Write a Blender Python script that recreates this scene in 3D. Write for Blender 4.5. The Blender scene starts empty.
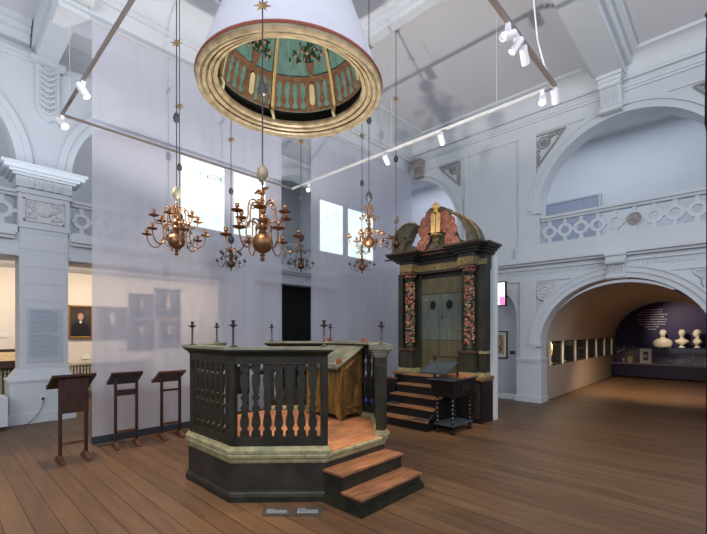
import bpy, bmesh, math, random
from math import sin, cos, pi, sqrt, radians as R
from mathutils import Vector, Matrix
random.seed(5)
scn = bpy.context.scene
COL = scn.collection

# ---------------------------------------------------------------- materials
def lin(c):
    return tuple((v/255/12.92 if v/255 <= .04045 else ((v/255+.055)/1.055)**2.4) for v in c) + (1,)
MATS = {}
def mat(name, c, rough=.6, metal=0, var=.12, scale=6, bump=0., c2=None, spec=.4, stretch=None, detail=4):
    m = bpy.data.materials.new(name); m.use_nodes = True; MATS[name] = m
    nt = m.node_tree; b = nt.nodes['Principled BSDF']
    b.inputs['Roughness'].default_value = rough; b.inputs['Metallic'].default_value = metal
    b.inputs['Specular IOR Level'].default_value = spec
    tc = nt.nodes.new('ShaderNodeTexCoord'); mp = nt.nodes.new('ShaderNodeMapping')
    nt.links.new(tc.outputs['Object'], mp.inputs[0])
    if stretch: mp.inputs['Scale'].default_value = stretch
    n = nt.nodes.new('ShaderNodeTexNoise'); n.inputs['Scale'].default_value = scale; n.inputs['Detail'].default_value = detail
    nt.links.new(mp.outputs[0], n.inputs['Vector'])
    r = nt.nodes.new('ShaderNodeValToRGB'); a = lin(c)
    if c2 is None:
        lo = tuple(v*(1-var) for v in a[:3])+(1,); hi = tuple(min(1, v*(1+var)) for v in a[:3])+(1,)
    else: lo, hi = a, lin(c2)
    r.color_ramp.elements[0].color = lo; r.color_ramp.elements[0].position = .35
    r.color_ramp.elements[1].color = hi; r.color_ramp.elements[1].position = .65
    nt.links.new(n.outputs['Fac'], r.inputs[0]); nt.links.new(r.outputs[0], b.inputs['Base Color'])
    if bump:
        bp = nt.nodes.new('ShaderNodeBump'); bp.inputs['Strength'].default_value = bump; bp.inputs['Distance'].default_value = .01
        nt.links.new(n.outputs['Fac'], bp.inputs['Height']); nt.links.new(bp.outputs[0], b.inputs['Normal'])
    return m
def emit(name, c, s):
    m = bpy.data.materials.new(name); m.use_nodes = True
    b = m.node_tree.nodes['Principled BSDF']; b.inputs['Base Color'].default_value = lin(c)
    b.inputs['Emission Color'].default_value = lin(c); b.inputs['Emission Strength'].default_value = s
    return m

plaster = mat('white_plaster', (205, 210, 214), .75, var=.02, scale=1.5)
plaster_ceil = mat('ceiling_plaster', (208, 208, 212), .8, var=.02, scale=1)
plaster_grey = mat('grey_panel_plaster', (190, 192, 196), .8, var=.02)
vault_paint = mat('beige_vault_plaster', (182, 166, 152), .8, var=.03)
plaster_warm = mat('cream_plaster', (222, 212, 200), .8, var=.02)
ornament = mat('plaster_ornament', (205, 206, 208), .7, var=.1, scale=40)
dome_white = mat('canopy_white_paint', (205, 206, 216), .7, var=.02, scale=2)
relief_grey = mat('grey_relief', (150, 146, 144), .8, var=.15, scale=30)  # mid grey with fine noise, shared by several raised ornaments
darkgreen = mat('dark_green_paint', (26, 27, 21), .45, var=.3, scale=7, c2=(44, 44, 35))
darkgreen_side = mat('black_green_paint', (34, 33, 30), .5, scale=5, c2=(50, 46, 40))
cream_paint = mat('worn_cream_green_paint', (120, 118, 88), .5, scale=14, c2=(158, 152, 116))
rail_top = mat('grey_green_paint', (88, 92, 80), .5, scale=8, c2=(120, 122, 104))
red_line = mat('dull_red_paint', (70, 46, 38), .6, var=.2)
goldbrown = mat('marbled_gold_brown_paint', (82, 62, 32), .4, scale=9, c2=(128, 100, 52), stretch=(2.5, 2.5, .6))
tread = mat('worn_orange_wood', (150, 100, 68), .55, scale=5, c2=(182, 130, 92), stretch=(1, 5, 5))
treadwood = mat('brown_step_tread', (112, 76, 52), .5, scale=5, c2=(144, 102, 72), stretch=(1, 5, 5))
stepwood = mat('step_wood', (112, 82, 58), .55, scale=4, c2=(140, 106, 78), stretch=(5, 1, 5))
lectwood = mat('dark_red_brown_wood', (42, 24, 21), .45, scale=8, c2=(64, 38, 31), stretch=(4, 4, .7))
lectwood_lt = mat('red_brown_wood', (78, 48, 34), .45, scale=8, c2=(104, 66, 46))
block_wood = mat('orange_brown_block_wood', (128, 78, 52), .5, var=.15)
brass = mat('aged_brass', (120, 86, 60), .4, metal=.8, scale=12, c2=(158, 118, 84))
brass_dark = mat('dark_brass', (84, 68, 50), .38, metal=.8, scale=12, c2=(118, 94, 68))
iron = mat('dark_iron_rod', (62, 60, 62), .5, metal=.4)
ballmat = mat('painted_counterweight', (96, 95, 86), .5, c2=(128, 124, 108))
ballmat_dk = mat('dark_counterweight', (58, 62, 66), .5)
starmat = mat('gilt_star', (120, 98, 66), .4, metal=.5, c2=(160, 132, 90))
steel = mat('pewter_bronze', (84, 76, 70), .35, metal=.7, var=.2)
track_m = mat('white_track_paint', (196, 196, 196), .4, var=.02)
track_dark = mat('grey_bronze_track', (110, 100, 96), .4, var=.05)
lampwhite = mat('white_lamp_paint', (225, 225, 228), .4, var=.01)
lampglow = emit('lamp_face_glow', (255, 232, 205), 7)
ark_green = mat('ark_dark_green_paint', (32, 34, 29), .5, scale=6, c2=(52, 52, 42), stretch=(3, 3, .6))
ark_door = mat('ark_blue_green_door_paint', (66, 82, 84), .5, scale=5, c2=(96, 104, 94), stretch=(5, 5, .5))
ark_panel = mat('ark_olive_panel_paint', (66, 65, 50), .5, scale=5, c2=(88, 85, 66), stretch=(5, 5, .6))
ark_grey = mat('ark_pediment_grey_paint', (58, 57, 48), .5, scale=10, c2=(88, 86, 74))
giltstone = mat('gilded_frieze', (92, 82, 56), .45, scale=26, c2=(140, 124, 84), metal=.2)
pinkred = mat('carved_pink_red_paint', (104, 62, 52), .5, scale=14, c2=(146, 100, 86))
carve_red = mat('carved_rose_paint', (148, 94, 76), .5, var=.25, scale=30)
carve_green = mat('carved_leaf_paint', (72, 84, 66), .5, var=.25, scale=30)
carve_gold = mat('carved_gold_leaf', (160, 140, 104), .4, metal=.3, var=.2, scale=30)
tablet = mat('pale_gold_tablet', (188, 160, 110), .4, metal=.3, var=.15, scale=20)
crown_m = mat('bright_gold_crown', (202, 160, 66), .3, metal=.6, var=.15)
black = mat('black_void', (10, 10, 12), .8, var=.05)
blackwood = mat('black_stained_wood', (21, 22, 25), .35, var=.2, scale=12)
blueslate = mat('blue_black_wood', (44, 54, 62), .35, c2=(62, 74, 82))
blue = mat('bright_blue', (24, 62, 190), .8, var=.1)
purple = mat('deep_purple_paint', (42, 20, 76), .55, var=.05)
purple_dk = mat('purple_counter_laminate', (36, 24, 56), .3, var=.05)
marble = mat('white_marble', (226, 214, 194), .45, var=.06, scale=5)
goldframe = mat('gilt_frame', (150, 112, 58), .35, metal=.5, var=.25, scale=30)
darkframe = mat('dark_frame', (62, 44, 36), .4, var=.1)
canvas_dk = mat('dark_portrait_canvas', (46, 38, 34), .5, c2=(70, 58, 50), scale=4)
skin = mat('painted_skin', (186, 146, 120), .6, var=.1, scale=20)
beardm = mat('painted_white_beard', (196, 190, 184), .6, var=.1)
hairm = mat('painted_dark_hair', (60, 48, 40), .6)
shirtm = mat('painted_white_shirt', (206, 200, 190), .6)
coatm = mat('painted_black_coat', (22, 20, 22), .5)
radm = mat('cream_radiator_enamel', (196, 186, 164), .4, var=.03)
parch = mat('aged_parchment', (186, 164, 128), .6, var=.15, scale=20)
paper = mat('white_paper', (226, 222, 214), .7, var=.02)
textpanel = mat('grey_white_text_panel', (186, 192, 204), .6, var=.01)
ink = mat('grey_ink', (150, 155, 168), .7, var=.02)
ink_light = mat('pale_lettering', (206, 200, 214), .7, var=.02)
capt = mat('grey_caption_plate', (96, 94, 88), .35, metal=.5, var=.05)
cord_m = mat('dark_cord', (56, 58, 66), .5)
skirt_dk = mat('dark_blue_grey_bar', (52, 56, 66), .5)
doorgrey = mat('grey_blue_door_paint', (148, 156, 174), .6, var=.03)
teal = mat('painted_teal_boards', (84, 122, 118), .6, scale=5, c2=(108, 142, 134), stretch=(3, 3, .8))
brownp = mat('painted_brown_baluster', (102, 74, 54), .6, c2=(128, 96, 72), scale=20)
creamp = mat('painted_cream_panel', (196, 190, 146), .6, var=.1)
rimcream = mat('rim_cream_gilt', (122, 108, 82), .4, c2=(158, 142, 112), scale=10, metal=.1)
rimred = mat('rim_red_paint', (150, 82, 66), .5, var=.1)
ribwood = mat('pale_timber_rib', (200, 168, 116), .6, var=.1)
leafp = mat('painted_leaf', (62, 82, 52), .6, var=.2)
rosep = mat('painted_rose', (206, 136, 112), .6, var=.15)
screen_white = emit('television_picture', (255, 240, 246), 1.6)
screen_pink = emit('television_picture_pink', (226, 120, 190), 1.2)
showlamp = emit('show_case_glow', (255, 214, 150), 9)
goldobj = mat('gold_exhibit', (226, 186, 96), .4, metal=.1, var=.1)
silverobj = mat('silver_exhibit', (200, 194, 178), .4, metal=.1, var=.1)

# projection light panels on the gauze
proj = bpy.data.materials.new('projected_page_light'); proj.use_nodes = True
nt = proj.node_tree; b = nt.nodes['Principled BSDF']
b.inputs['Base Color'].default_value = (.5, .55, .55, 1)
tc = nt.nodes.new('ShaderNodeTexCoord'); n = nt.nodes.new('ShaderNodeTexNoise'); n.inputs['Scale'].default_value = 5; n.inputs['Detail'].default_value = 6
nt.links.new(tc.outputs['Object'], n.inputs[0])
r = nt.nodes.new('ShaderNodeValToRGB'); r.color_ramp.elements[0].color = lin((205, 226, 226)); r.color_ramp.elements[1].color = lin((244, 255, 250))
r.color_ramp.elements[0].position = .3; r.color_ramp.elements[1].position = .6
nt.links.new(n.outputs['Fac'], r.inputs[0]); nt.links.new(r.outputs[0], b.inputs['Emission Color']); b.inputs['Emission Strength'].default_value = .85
proj_ink = mat('projected_letter_shade', (150, 164, 168), .8)
def trans_mat(name, c, fac, rough=.7):
    m = bpy.data.materials.new(name); m.use_nodes = True; nt = m.node_tree
    out = nt.nodes['Material Output']; b = nt.nodes['Principled BSDF']
    b.inputs['Base Color'].default_value = lin(c); b.inputs['Roughness'].default_value = rough
    t = nt.nodes.new('ShaderNodeBsdfTransparent'); mx = nt.nodes.new('ShaderNodeMixShader')
    tl = nt.nodes.new('ShaderNodeBsdfTranslucent'); tl.inputs[0].default_value = lin(c)
    m2 = nt.nodes.new('ShaderNodeMixShader'); m2.inputs[0].default_value = .3
    nt.links.new(b.outputs[0], m2.inputs[1]); nt.links.new(tl.outputs[0], m2.inputs[2])
    mx.inputs[0].default_value = fac
    nt.links.new(m2.outputs[0], mx.inputs[1]); nt.links.new(t.outputs[0], mx.inputs[2]); nt.links.new(mx.outputs[0], out.inputs[0])
    return m
gauze = trans_mat('white_gauze', (208, 208, 220), .3)
glass = bpy.data.materials.new('show_case_glass'); glass.use_nodes = True
nt = glass.node_tree; out = nt.nodes['Material Output']; t = nt.nodes.new('ShaderNodeBsdfTransparent'); g = nt.nodes.new('ShaderNodeBsdfGlossy'); g.inputs['Roughness'].default_value = .05
mx = nt.nodes.new('ShaderNodeMixShader'); mx.inputs[0].default_value = .07
nt.links.new(t.outputs[0], mx.inputs[1]); nt.links.new(g.outputs[0], mx.inputs[2]); nt.links.new(mx.outputs[0], out.inputs[0])

# floorboards
floor_m = bpy.data.materials.new('brown_floorboards'); floor_m.use_nodes = True
nt = floor_m.node_tree; b = nt.nodes['Principled BSDF']
tc = nt.nodes.new('ShaderNodeTexCoord'); mp = nt.nodes.new('ShaderNodeMapping'); mp.inputs['Rotation'].default_value = (0, 0, pi/2)
nt.links.new(tc.outputs['Object'], mp.inputs[0])
bk = nt.nodes.new('ShaderNodeTexBrick'); bk.inputs['Scale'].default_value = 1; bk.inputs['Brick Width'].default_value = 9; bk.inputs['Row Height'].default_value = .17
bk.inputs['Mortar Size'].default_value = .004; bk.inputs['Color1'].default_value = lin((104, 78, 56)); bk.inputs['Color2'].default_value = lin((120, 92, 66)); bk.inputs['Mortar'].default_value = lin((48, 32, 26)); bk.offset = .2; mp.inputs['Location'].default_value = (2, 0, 0)
nt.links.new(mp.outputs[0], bk.inputs[0])
n = nt.nodes.new('ShaderNodeTexNoise'); mp2 = nt.nodes.new('ShaderNodeMapping'); mp2.inputs['Scale'].default_value = (7, .7, 1)
nt.links.new(tc.outputs['Object'], mp2.inputs[0]); nt.links.new(mp2.outputs[0], n.inputs[0]); n.inputs['Scale'].default_value = 2.2; n.inputs['Detail'].default_value = 7
mxc = nt.nodes.new('ShaderNodeMix'); mxc.data_type = 'RGBA'; mxc.blend_type = 'MULTIPLY'; mxc.inputs[0].default_value = .8
r = nt.nodes.new('ShaderNodeValToRGB'); r.color_ramp.elements[0].position = .3; r.color_ramp.elements[0].color = (.62, .6, .58, 1); r.color_ramp.elements[1].position = .7; r.color_ramp.elements[1].color = (1, 1, 1, 1)
nt.links.new(n.outputs['Fac'], r.inputs[0]); nt.links.new(bk.outputs['Color'], mxc.inputs[6]); nt.links.new(r.outputs[0], mxc.inputs[7])
nt.links.new(mxc.outputs[2], b.inputs['Base Color']); b.inputs['Roughness'].default_value = .46; b.inputs['Specular IOR Level'].default_value = .35

# ---------------------------------------------------------------- mesh builder
class MB:
    def __init__(s): s.bm = bmesh.new()
    def _f(s, vs):
        try: return s.bm.faces.new(vs)
        except ValueError: return None
    def hexa(s, p):           # p: 4 bottom, 4 top
        v = [s.bm.verts.new(q) for q in p]
        for f in ((3, 2, 1, 0), (4, 5, 6, 7), (0, 1, 5, 4), (1, 2, 6, 5), (2, 3, 7, 6), (3, 0, 4, 7)): s._f([v[i] for i in f])
        return s
    def box(s, x0, x1, y0, y1, z0, z1):
        return s.hexa([(x0, y0, z0), (x1, y0, z0), (x1, y1, z0), (x0, y1, z0), (x0, y0, z1), (x1, y0, z1), (x1, y1, z1), (x0, y1, z1)])
    def obox(s, c, ax, L, W, z0, z1, c2=None):  # oriented box: centre c(xy), axis angle ax, length L, width W
        u = Vector((cos(ax), sin(ax))); n = Vector((-sin(ax), cos(ax))); c = Vector(c)
        q = [c-u*L/2-n*W/2, c+u*L/2-n*W/2, c+u*L/2+n*W/2, c-u*L/2+n*W/2]
        return s.hexa([(p.x, p.y, z0) for p in q]+[(p.x, p.y, z1) for p in q])
    def prism(s, pts, a, bvec):    # polygon of 3-D points extruded by vector
        bvec = Vector(bvec); P = [Vector(p) for p in pts]
        v0 = [s.bm.verts.new(p) for p in P]; v1 = [s.bm.verts.new(p+bvec) for p in P]
        f0 = s._f(v0[::-1]); f1 = s._f(v1); n = len(P)
        for i in range(n): s._f([v0[i], v0[(i+1) % n], v1[(i+1) % n], v1[i]])
        return s
    def rings(s, rings, close=True, cap=True):
        R_ = [[s.bm.verts.new(p) for p in r] for r in rings]; n = len(R_[0])
        for a, b in zip(R_, R_[1:]):
            for i in range(n if close else n-1): s._f([a[i], a[(i+1) % n], b[(i+1) % n], b[i]])
        if cap and close: s._f(R_[0][::-1]); s._f(R_[-1])
        return s
    def lathe(s, c, prof, n=16, cap=True, axis='z'):   # prof: (r,z)
        rr = []
        for r, z in prof:
            ring = []
            for i in range(n):
                a = 2*pi*i/n; r_ = max(r, .0002)
                if axis == 'z': ring.append((c[0]+r_*cos(a), c[1]+r_*sin(a), c[2]+z))
                elif axis == 'x': ring.append((c[0]+z, c[1]+r_*cos(a), c[2]+r_*sin(a)))
                else: ring.append((c[0]+r_*sin(a), c[1]+z, c[2]+r_*cos(a)))
            rr.append(ring)
        return s.rings(rr, True, cap)
    def tube(s, path, r, n=8, cap=True):
        P = [Vector(p) for p in path]; rr = []; up = Vector((0, 0, 1)); N = None
        for i, p in enumerate(P):
            t = (P[min(i+1, len(P)-1)]-P[max(i-1, 0)]).normalized()
            if N is None: N = t.cross(up) if abs(t.z) < .95 else t.cross(Vector((1, 0, 0)))
            N = (N-t*N.dot(t)).normalized(); B = t.cross(N)
            q = r[i] if isinstance(r, (list, tuple)) else r
            rr.append([p+N*q*cos(2*pi*k/n)+B*q*sin(2*pi*k/n) for k in range(n)])
        return s.rings(rr, True, cap)
    def ball(s, c, r, sx=1, sy=1, sz=1, seg=12, rings=8):
        g = bmesh.ops.create_uvsphere(s.bm, u_segments=seg, v_segments=rings, radius=r)
        for v in g['verts']: v.co = Vector((v.co.x*sx+c[0], v.co.y*sy+c[1], v.co.z*sz+c[2]))
        return s
    def torus(s, c, r0, r1, axis='x', n=20, m=6, sz=1):
        rr = []
        for i in range(n+1):
            a = 2*pi*i/n; ring = []
            for k in range(m):
                b_ = 2*pi*k/m; rr_ = r0+r1*cos(b_); h = r1*sin(b_)
                p = (h, rr_*cos(a), rr_*sin(a)*sz) if axis == 'x' else ((rr_*cos(a), h, rr_*sin(a)*sz) if axis == 'y' else (rr_*cos(a), rr_*sin(a), h))
                ring.append((c[0]+p[0], c[1]+p[1], c[2]+p[2]))
            rr.append(ring)
        return s.rings(rr, True, False)
    def mesh(s, name, m, smooth=False, off=None, bevel=0):
        bm = s.bm
        if off is not None:
            for v in bm.verts: v.co -= off
        bmesh.ops.remove_doubles(bm, verts=bm.verts, dist=1e-5)
        bmesh.ops.recalc_face_normals(bm, faces=bm.faces)
        me = bpy.data.meshes.new(name); bm.to_mesh(me); bm.free()
        me.materials.append(m)
        if smooth:
            me.polygons.foreach_set('use_smooth', [True]*len(me.polygons))
            try: me.set_sharp_from_angle(angle=R(38))
            except Exception: pass
        return me
    def build(s, name, m, parent=None, smooth=False, bevel=0, local=False):
        if parent is not None:
            off = None if local else Vector(wloc(parent))
            o = bpy.data.objects.new(name, s.mesh(name, m, smooth, off)); COL.objects.link(o); o.parent = parent
        else:
            xs = [v.co for v in s.bm.verts]
            lo = Vector((min(v.x for v in xs), min(v.y for v in xs), min(v.z for v in xs))); hi = Vector((max(v.x for v in xs), max(v.y for v in xs), max(v.z for v in xs)))
            off = Vector(((lo.x+hi.x)/2, (lo.y+hi.y)/2, lo.z)) if not local else None
            o = bpy.data.objects.new(name, s.mesh(name, m, smooth, off)); COL.objects.link(o)
            if off is not None: o.location = off
        if bevel:
            md = o.modifiers.new('bevel', 'BEVEL'); md.width = bevel; md.segments = 2; md.limit_method = 'ANGLE'
        return o
def wloc(o):
    v = Vector((0, 0, 0))
    while o is not None: v = v+Vector(o.location); o = o.parent
    return v
def tag(o, label, cat, group=None):
    o['label'] = label; o['category'] = cat
    if group: o['group'] = group
    return o
def thing(name, label, cat, loc, group=None, rz=0):
    o = bpy.data.objects.new(name, None); COL.objects.link(o); o.location = loc; o.rotation_euler = (0, 0, rz)
    o.empty_display_size = .1
    return tag(o, label, cat, group)
def struct(o):
    o['kind'] = 'structure'; return o
def copy_tree(o, parent=None):
    c = o.copy(); COL.objects.link(c)
    if parent: c.parent = parent
    for ch in list(o.children): copy_tree(ch, c)
    return c

# ---------------------------------------------------------------- camera (eye 1.6 m, room axes turned 46.6 deg)
F = 401.0
fwd = Vector((.727, .687, 0)).normalized(); rgt = Vector((.687, -.727, 0)).normalized()
cam = bpy.data.cameras.new('camera'); co = bpy.data.objects.new('camera', cam); COL.objects.link(co); scn.camera = co
co.location = (0, 0, 1.6)
M = Matrix((rgt, Vector((0, 0, 1)), -fwd)).transposed(); co.rotation_euler = M.to_euler()
cam.sensor_width = 36; cam.lens = 36*F/707; cam.shift_y = 64/707; cam.clip_start = .05; cam.clip_end = 200

def uvx(u, v, x):     # pixel on a plane of constant x -> (y, z)
    t = (u-353.5)/F; d = x/(.727+.687*t); return d*(.687-.727*t), 1.6-(v-331)*d/F
def uvy(u, v, y):
    t = (u-353.5)/F; d = y/(.687-.727*t); return d*(.727+.687*t), 1.6-(v-331)*d/F

# ================================================================= SETTING
ZC = 6.9
fl = MB().box(-4, 17.4, -4, 11.8, -.1, 0).build('floor', floor_m); struct(fl)

def ell(c, a, spring, b):
    return lambda y: spring+b*sqrt(max(0, 1-((y-c)/a)**2))
def wall_cells(name, axis, k0, k1, segs, m=plaster):
    """segs: list of (t0,t1, n, fn) with fn(t)->list of solid (z0,z1)"""
    mb = MB()
    for t0, t1, n, fn in segs:
        for i in range(n):
            # cosine spacing keeps arch springing smooth
            a = t0+(t1-t0)*(1-cos(pi*i/n))/2; b_ = t0+(t1-t0)*(1-cos(pi*(i+1)/n))/2
            ia, ib = fn(a), fn(b_)
            for (p0, p1), (q0, q1) in zip(ia, ib):
                if p1-p0 < 1e-4 and q1-q0 < 1e-4: continue
                if axis == 'x': pts = [(k0, a, p0), (k1, a, p0), (k1, b_, q0), (k0, b_, q0), (k0, a, p1), (k1, a, p1), (k1, b_, q1), (k0, b_, q1)]
                else: pts = [(a, k0, p0), (a, k1, p0), (b_, k1, q0), (b_, k0, q0), (a, k0, p1), (a, k1, p1), (b_, k1, q1), (b_, k0, q1)]
                mb.hexa(pts)
    return struct(mb.build(name, m))

XR, XT = 9.4, 9.8
lowA = ell(1.65, 1.47, 1.3, 1.36); upA = ell(1.55, 1.6, 4.3, 1.6)
lowB = ell(4.5, .85, 1.9, .82); upB = ell(6.75, 1.58, 4.3, 1.55)
UF = 3.5
solid = lambda y: [(0, ZC)]
def f_low_up(y):      # both big openings
    return [(lowA(y), UF), (upA(y), ZC)]
segs = [(-4, -.05, 1, solid), (-.05, .18, 1, lambda y: [(0, UF), (upA(y) if y > -.049 else 4.3, ZC)]),
        (.18, 3.12, 40, f_low_up), (3.12, 3.15, 1, lambda y: [(0, UF), (upA(y), ZC)]),
        (3.15, 3.65, 1, solid), (3.65, 5.17, 14, lambda y: [(lowB(y), ZC)]), (5.17, 5.35, 2, lambda y: [(lowB(y), UF), (upB(y) if y > 5.171 else 4.3, ZC)]),
        (5.35, 8.33, 30, lambda y: [(0, UF), (upB(y), ZC)]), (8.33, 11.8, 1, solid)]
segs[5] = (3.65, 4.5, 14, lambda y: [(lowB(y), ZC)])
segs.insert(6, (4.5, 5.17, 8, lambda y: [(lowB(y), ZC)]))
wall_cells('wall_right', 'x', XR, XT, segs)
struct(MB().box(XT, XT+.05, 3.5, 5.5, 0, 2.9).build('wall_right_niche', plaster))

# gallery room behind the upper arches
struct(MB().box(XT, 12.6, -4, 11.8, 3.25, 3.4).build('floor_right_gallery', plaster))
struct(MB().box(12.6, 12.8, -4, 11.8, 3.2, ZC).build('wall_right_gallery', plaster))

# flat ceiling
CX, CY = 2.95, 4.2
struct(MB().box(-4, 12.8, -4, 11.8, ZC, ZC+.15).build('ceiling', plaster_ceil))

def trim(mb, n, m=plaster, smooth=False): return struct(mb.build('trim_%d' % n, m, smooth=smooth))
# beams of the ceiling
mb = MB(); mb.box(5.2, 5.5, -4, 6.55, 6.76, ZC+.02); mb.box(5.13, 5.2, -4, 6.55, 6.84, ZC+.02); mb.box(5.27, 5.43, -4, 6.55, 6.7, 6.76); trim(mb, 1)
def cove(h0, y0, h1, y1, n=12):     # quarter-round profile, list of (y, z)
    return [(y0+(y1-y0)*(1-cos(pi/2*i/n)), h0+(h1-h0)*sin(pi/2*i/n)) for i in range(n+1)]
mb = MB(); mb.box(1.2, XR+.02, 6.66, 7.05, 6.0, ZC+.02); mb.box(1.2, XR+.02, 6.6, 6.66, 6.0, 6.06); mb.box(1.2, XR+.02, 6.6, 6.66, 6.36, 6.44)
pf = [(6.67, 6.44), (6.58, 6.44)]+cove(6.46, 6.58, 6.86, 6.05)+[(6.0, 6.86), (6.0, 6.92), (6.67, 6.92)]
mb.prism([(1.2, p, q) for p, q in pf], None, (XR-1.18, 0, 0)); trim(mb, 2)
mb = MB(); mb.box(5.45, XR+.02, 1.5, 1.98, 6.58, ZC+.02); mb.box(5.45, XR+.02, 1.4, 1.5, 6.72, ZC+.02); mb.box(5.45, XR+.02, 1.98, 2.08, 6.72, ZC+.02); mb.box(5.45, XR+.02, 1.28, 1.4, 6.82, ZC+.02); mb.box(5.45, XR+.02, 2.08, 2.2, 6.82, ZC+.02); trim(mb, 3)
mb = MB(); mb.box(1.27, 1.58, 6.9, 8.97, 6.36, ZC+.02); mb.box(1.22, 1.27, 6.9, 8.97, 6.52, ZC+.02); mb.box(1.58, 1.63, 6.9, 8.97, 6.52, ZC+.02); trim(mb, 4)
mb = MB(); mb.tube([(1.25, 6.62, 6.3), (1.6, 6.62, 6.3)], .12, 14)
for i in range(5): mb.torus((1.28+i*.07, 6.62, 6.3), .12, .012, 'x', 14, 5)
trim(mb, 5, smooth=True)
# crowning cornice of right wall, in steps and a frieze
mb = MB()
for z0, z1, d in ((6.02, 6.06, .03), (6.3, 6.35, .04), (6.35, 6.4, .07)):
    mb.box(XR-d, XR+.02, -4, 6.58, z0, z1)
pf = [(XR+.02, 6.5), (XR-.08, 6.5), (XR-.08, 6.54)]+cove(6.56, XR-.1, 6.84, XR-.36)+[(XR-.4, 6.84), (XR-.4, 6.92), (XR+.02, 6.92)]
mb.prism([(p, -4, q) for p, q in pf], None, (0, 10.6, 0))
trim(mb, 6)
mb = MB()
for z0, z1, d in ((6.3, 6.36, .05), (6.36, 6.42, .1), (6.55, 6.7, .14), (6.7, 6.8, .22), (6.8, 6.92, .3)):
    mb.box(-4, 1.2, 8.95-d, 8.97, z0, z1)
    if d < .12: mb.box(1.65, XR, 8.95-d*.6, 8.97, z0, z1)
trim(mb, 7)
# gallery-level entablature of right wall
mb = MB()
for z0, z1, d in ((2.72, 2.76, .03), (2.98, 3.02, .04), (3.08, 3.13, .1), (3.13, 3.2, .17), (3.2, 3.24, .12)):
    mb.box(XR-d, XR, -4, 5.7, z0, z1)
y = -1.5
while y < 4.0:
    mb.box(XR-.014, XR, y, y+.03, 2.88, 2.96); y += .06
mb.box(XR-.09, XR, -4, 3.65, 3.24, 3.52); trim(mb, 8)

def arch_band(mb, axis, k, c, a, b_, spring, w, depth, n=48, sill=None, sgn=-1):
    pts = [(pi*i/n) for i in range(n+1)]
    inner = [(c+a*cos(t), spring+b_*sin(t)) for t in pts]; outer = [(c+(a+w)*cos(t), spring+(b_+w)*sin(t)) for t in pts]
    if sill is not None:
        inner = [(c+a, sill)]+inner+[(c-a, sill)]; outer = [(c+a+w, sill)]+outer+[(c-a-w, sill)]
    k2 = k+sgn*depth
    for (p, q, r_, s_) in zip(inner, inner[1:], outer[1:], outer):
        if axis == 'x': mb.hexa([(k, p[0], p[1]), (k, q[0], q[1]), (k, r_[0], r_[1]), (k, s_[0], s_[1]), (k2, p[0], p[1]), (k2, q[0], q[1]), (k2, r_[0], r_[1]), (k2, s_[0], s_[1])])
        else: mb.hexa([(p[0], k, p[1]), (q[0], k, q[1]), (r_[0], k, r_[1]), (s_[0], k, s_[1]), (p[0], k2, p[1]), (q[0], k2, q[1]), (r_[0], k2, r_[1]), (s_[0], k2, s_[1])])
mb = MB()
arch_band(mb, 'x', XR, 1.65, 1.47, 1.36, 1.3, .1, .035); arch_band(mb, 'x', XR, 1.65, 1.57, 1.46, 1.3, .1, .06); arch_band(mb, 'x', XR, 1.65, 1.67, 1.56, 1.3, .05, .08)
trim(mb, 9)
mb = MB()
arch_band(mb, 'x', XR, 1.55, 1.6, 1.6, 4.3, .13, .03); arch_band(mb, 'x', XR, 1.55, 1.73, 1.73, 4.3, .1, .06); trim(mb, 10)
mb = MB()
arch_band(mb, 'x', XR, 6.75, 1.58, 1.55, 4.3, .12, .03, sill=3.5); arch_band(mb, 'x', XR, 6.75, 1.7, 1.67, 4.3, .08, .06); trim(mb, 11)
# lower jamb pedestals and imposts
for i, (y0, y1) in enumerate(((3.08, 3.62), (-.4, .22))):
    mb = MB(); mb.box(XR-.1, XR+.3, y0, y1, 0, .9); mb.box(XR-.13, XR+.3, y0-.02 if i == 0 else y0, y1+.03, 0, .13); mb.box(XR-.125, XR+.3, y0, y1+.02, .9, .95); mb.box(XR-.14, XR+.32, y0-.02, y1+.03, .95, .98)
    mb.box(XR-.05, XR, y0+.12 if i == 0 else y0, y1-.12 if i else y1-.06, .95, 2.72)
    mb.box(XR-.09, XR+.1, y0-.0, y0+.2, 1.25, 1.32)
    trim(mb, 12+i)
mb = MB(); mb.box(XR-.04, XR, 3.62, 5.6, 0, .13); mb.box(XR-.04, XR, -4, -.4, 0, .13)
o = mb.build('baseboard_right', plaster); struct(o)
# pilaster strips beside upper arch
mb = MB(); mb.box(XR-.04, XR, 3.2, 3.6, 3.5, 6.02); mb.box(XR-.06, XR, 4.85, 4.95, 3.5, 6.0); mb.box(XR-.07, XR+.1, 3.12, 3.3, 4.22, 4.32); trim(mb, 14)
# recessed spandrel panels (grey field with raised border), lower arch
def spandrel(mb_f, mb_b, c, a, b_, spring, ztop, sgn, yout):
    n = 14; arc = []
    for i in range(n+1):
        t = R(12+60*i/n); y = c+sgn*(a)*cos(t); z = spring+b_*sin(t)
        if z < ztop and (yout-y)*sgn > 0: arc.append((y, z))
    arc = [(yout, arc[0][1])]+arc+[(arc[-1][0], ztop), (yout, ztop)]
    mb_f.prism([(XR-.004, p[0], p[1]) for p in arc], None, (-.012, 0, 0))
    for p, q in zip(arc, arc[1:]+arc[:1]): mb_b.tube([(XR-.02, p[0], p[1]), (XR-.02, q[0], q[1])], .014, 6)
mf, mbb = MB(), MB()
spandrel(mf, mbb, 1.65, 1.83, 1.72, 1.3, 2.68, 1, 3.3); spandrel(mf, mbb, 1.65, 1.83, 1.72, 1.3, 2.68, -1, 0.0)
trim(mf, 15, plaster_grey); trim(mbb, 16)
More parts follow.
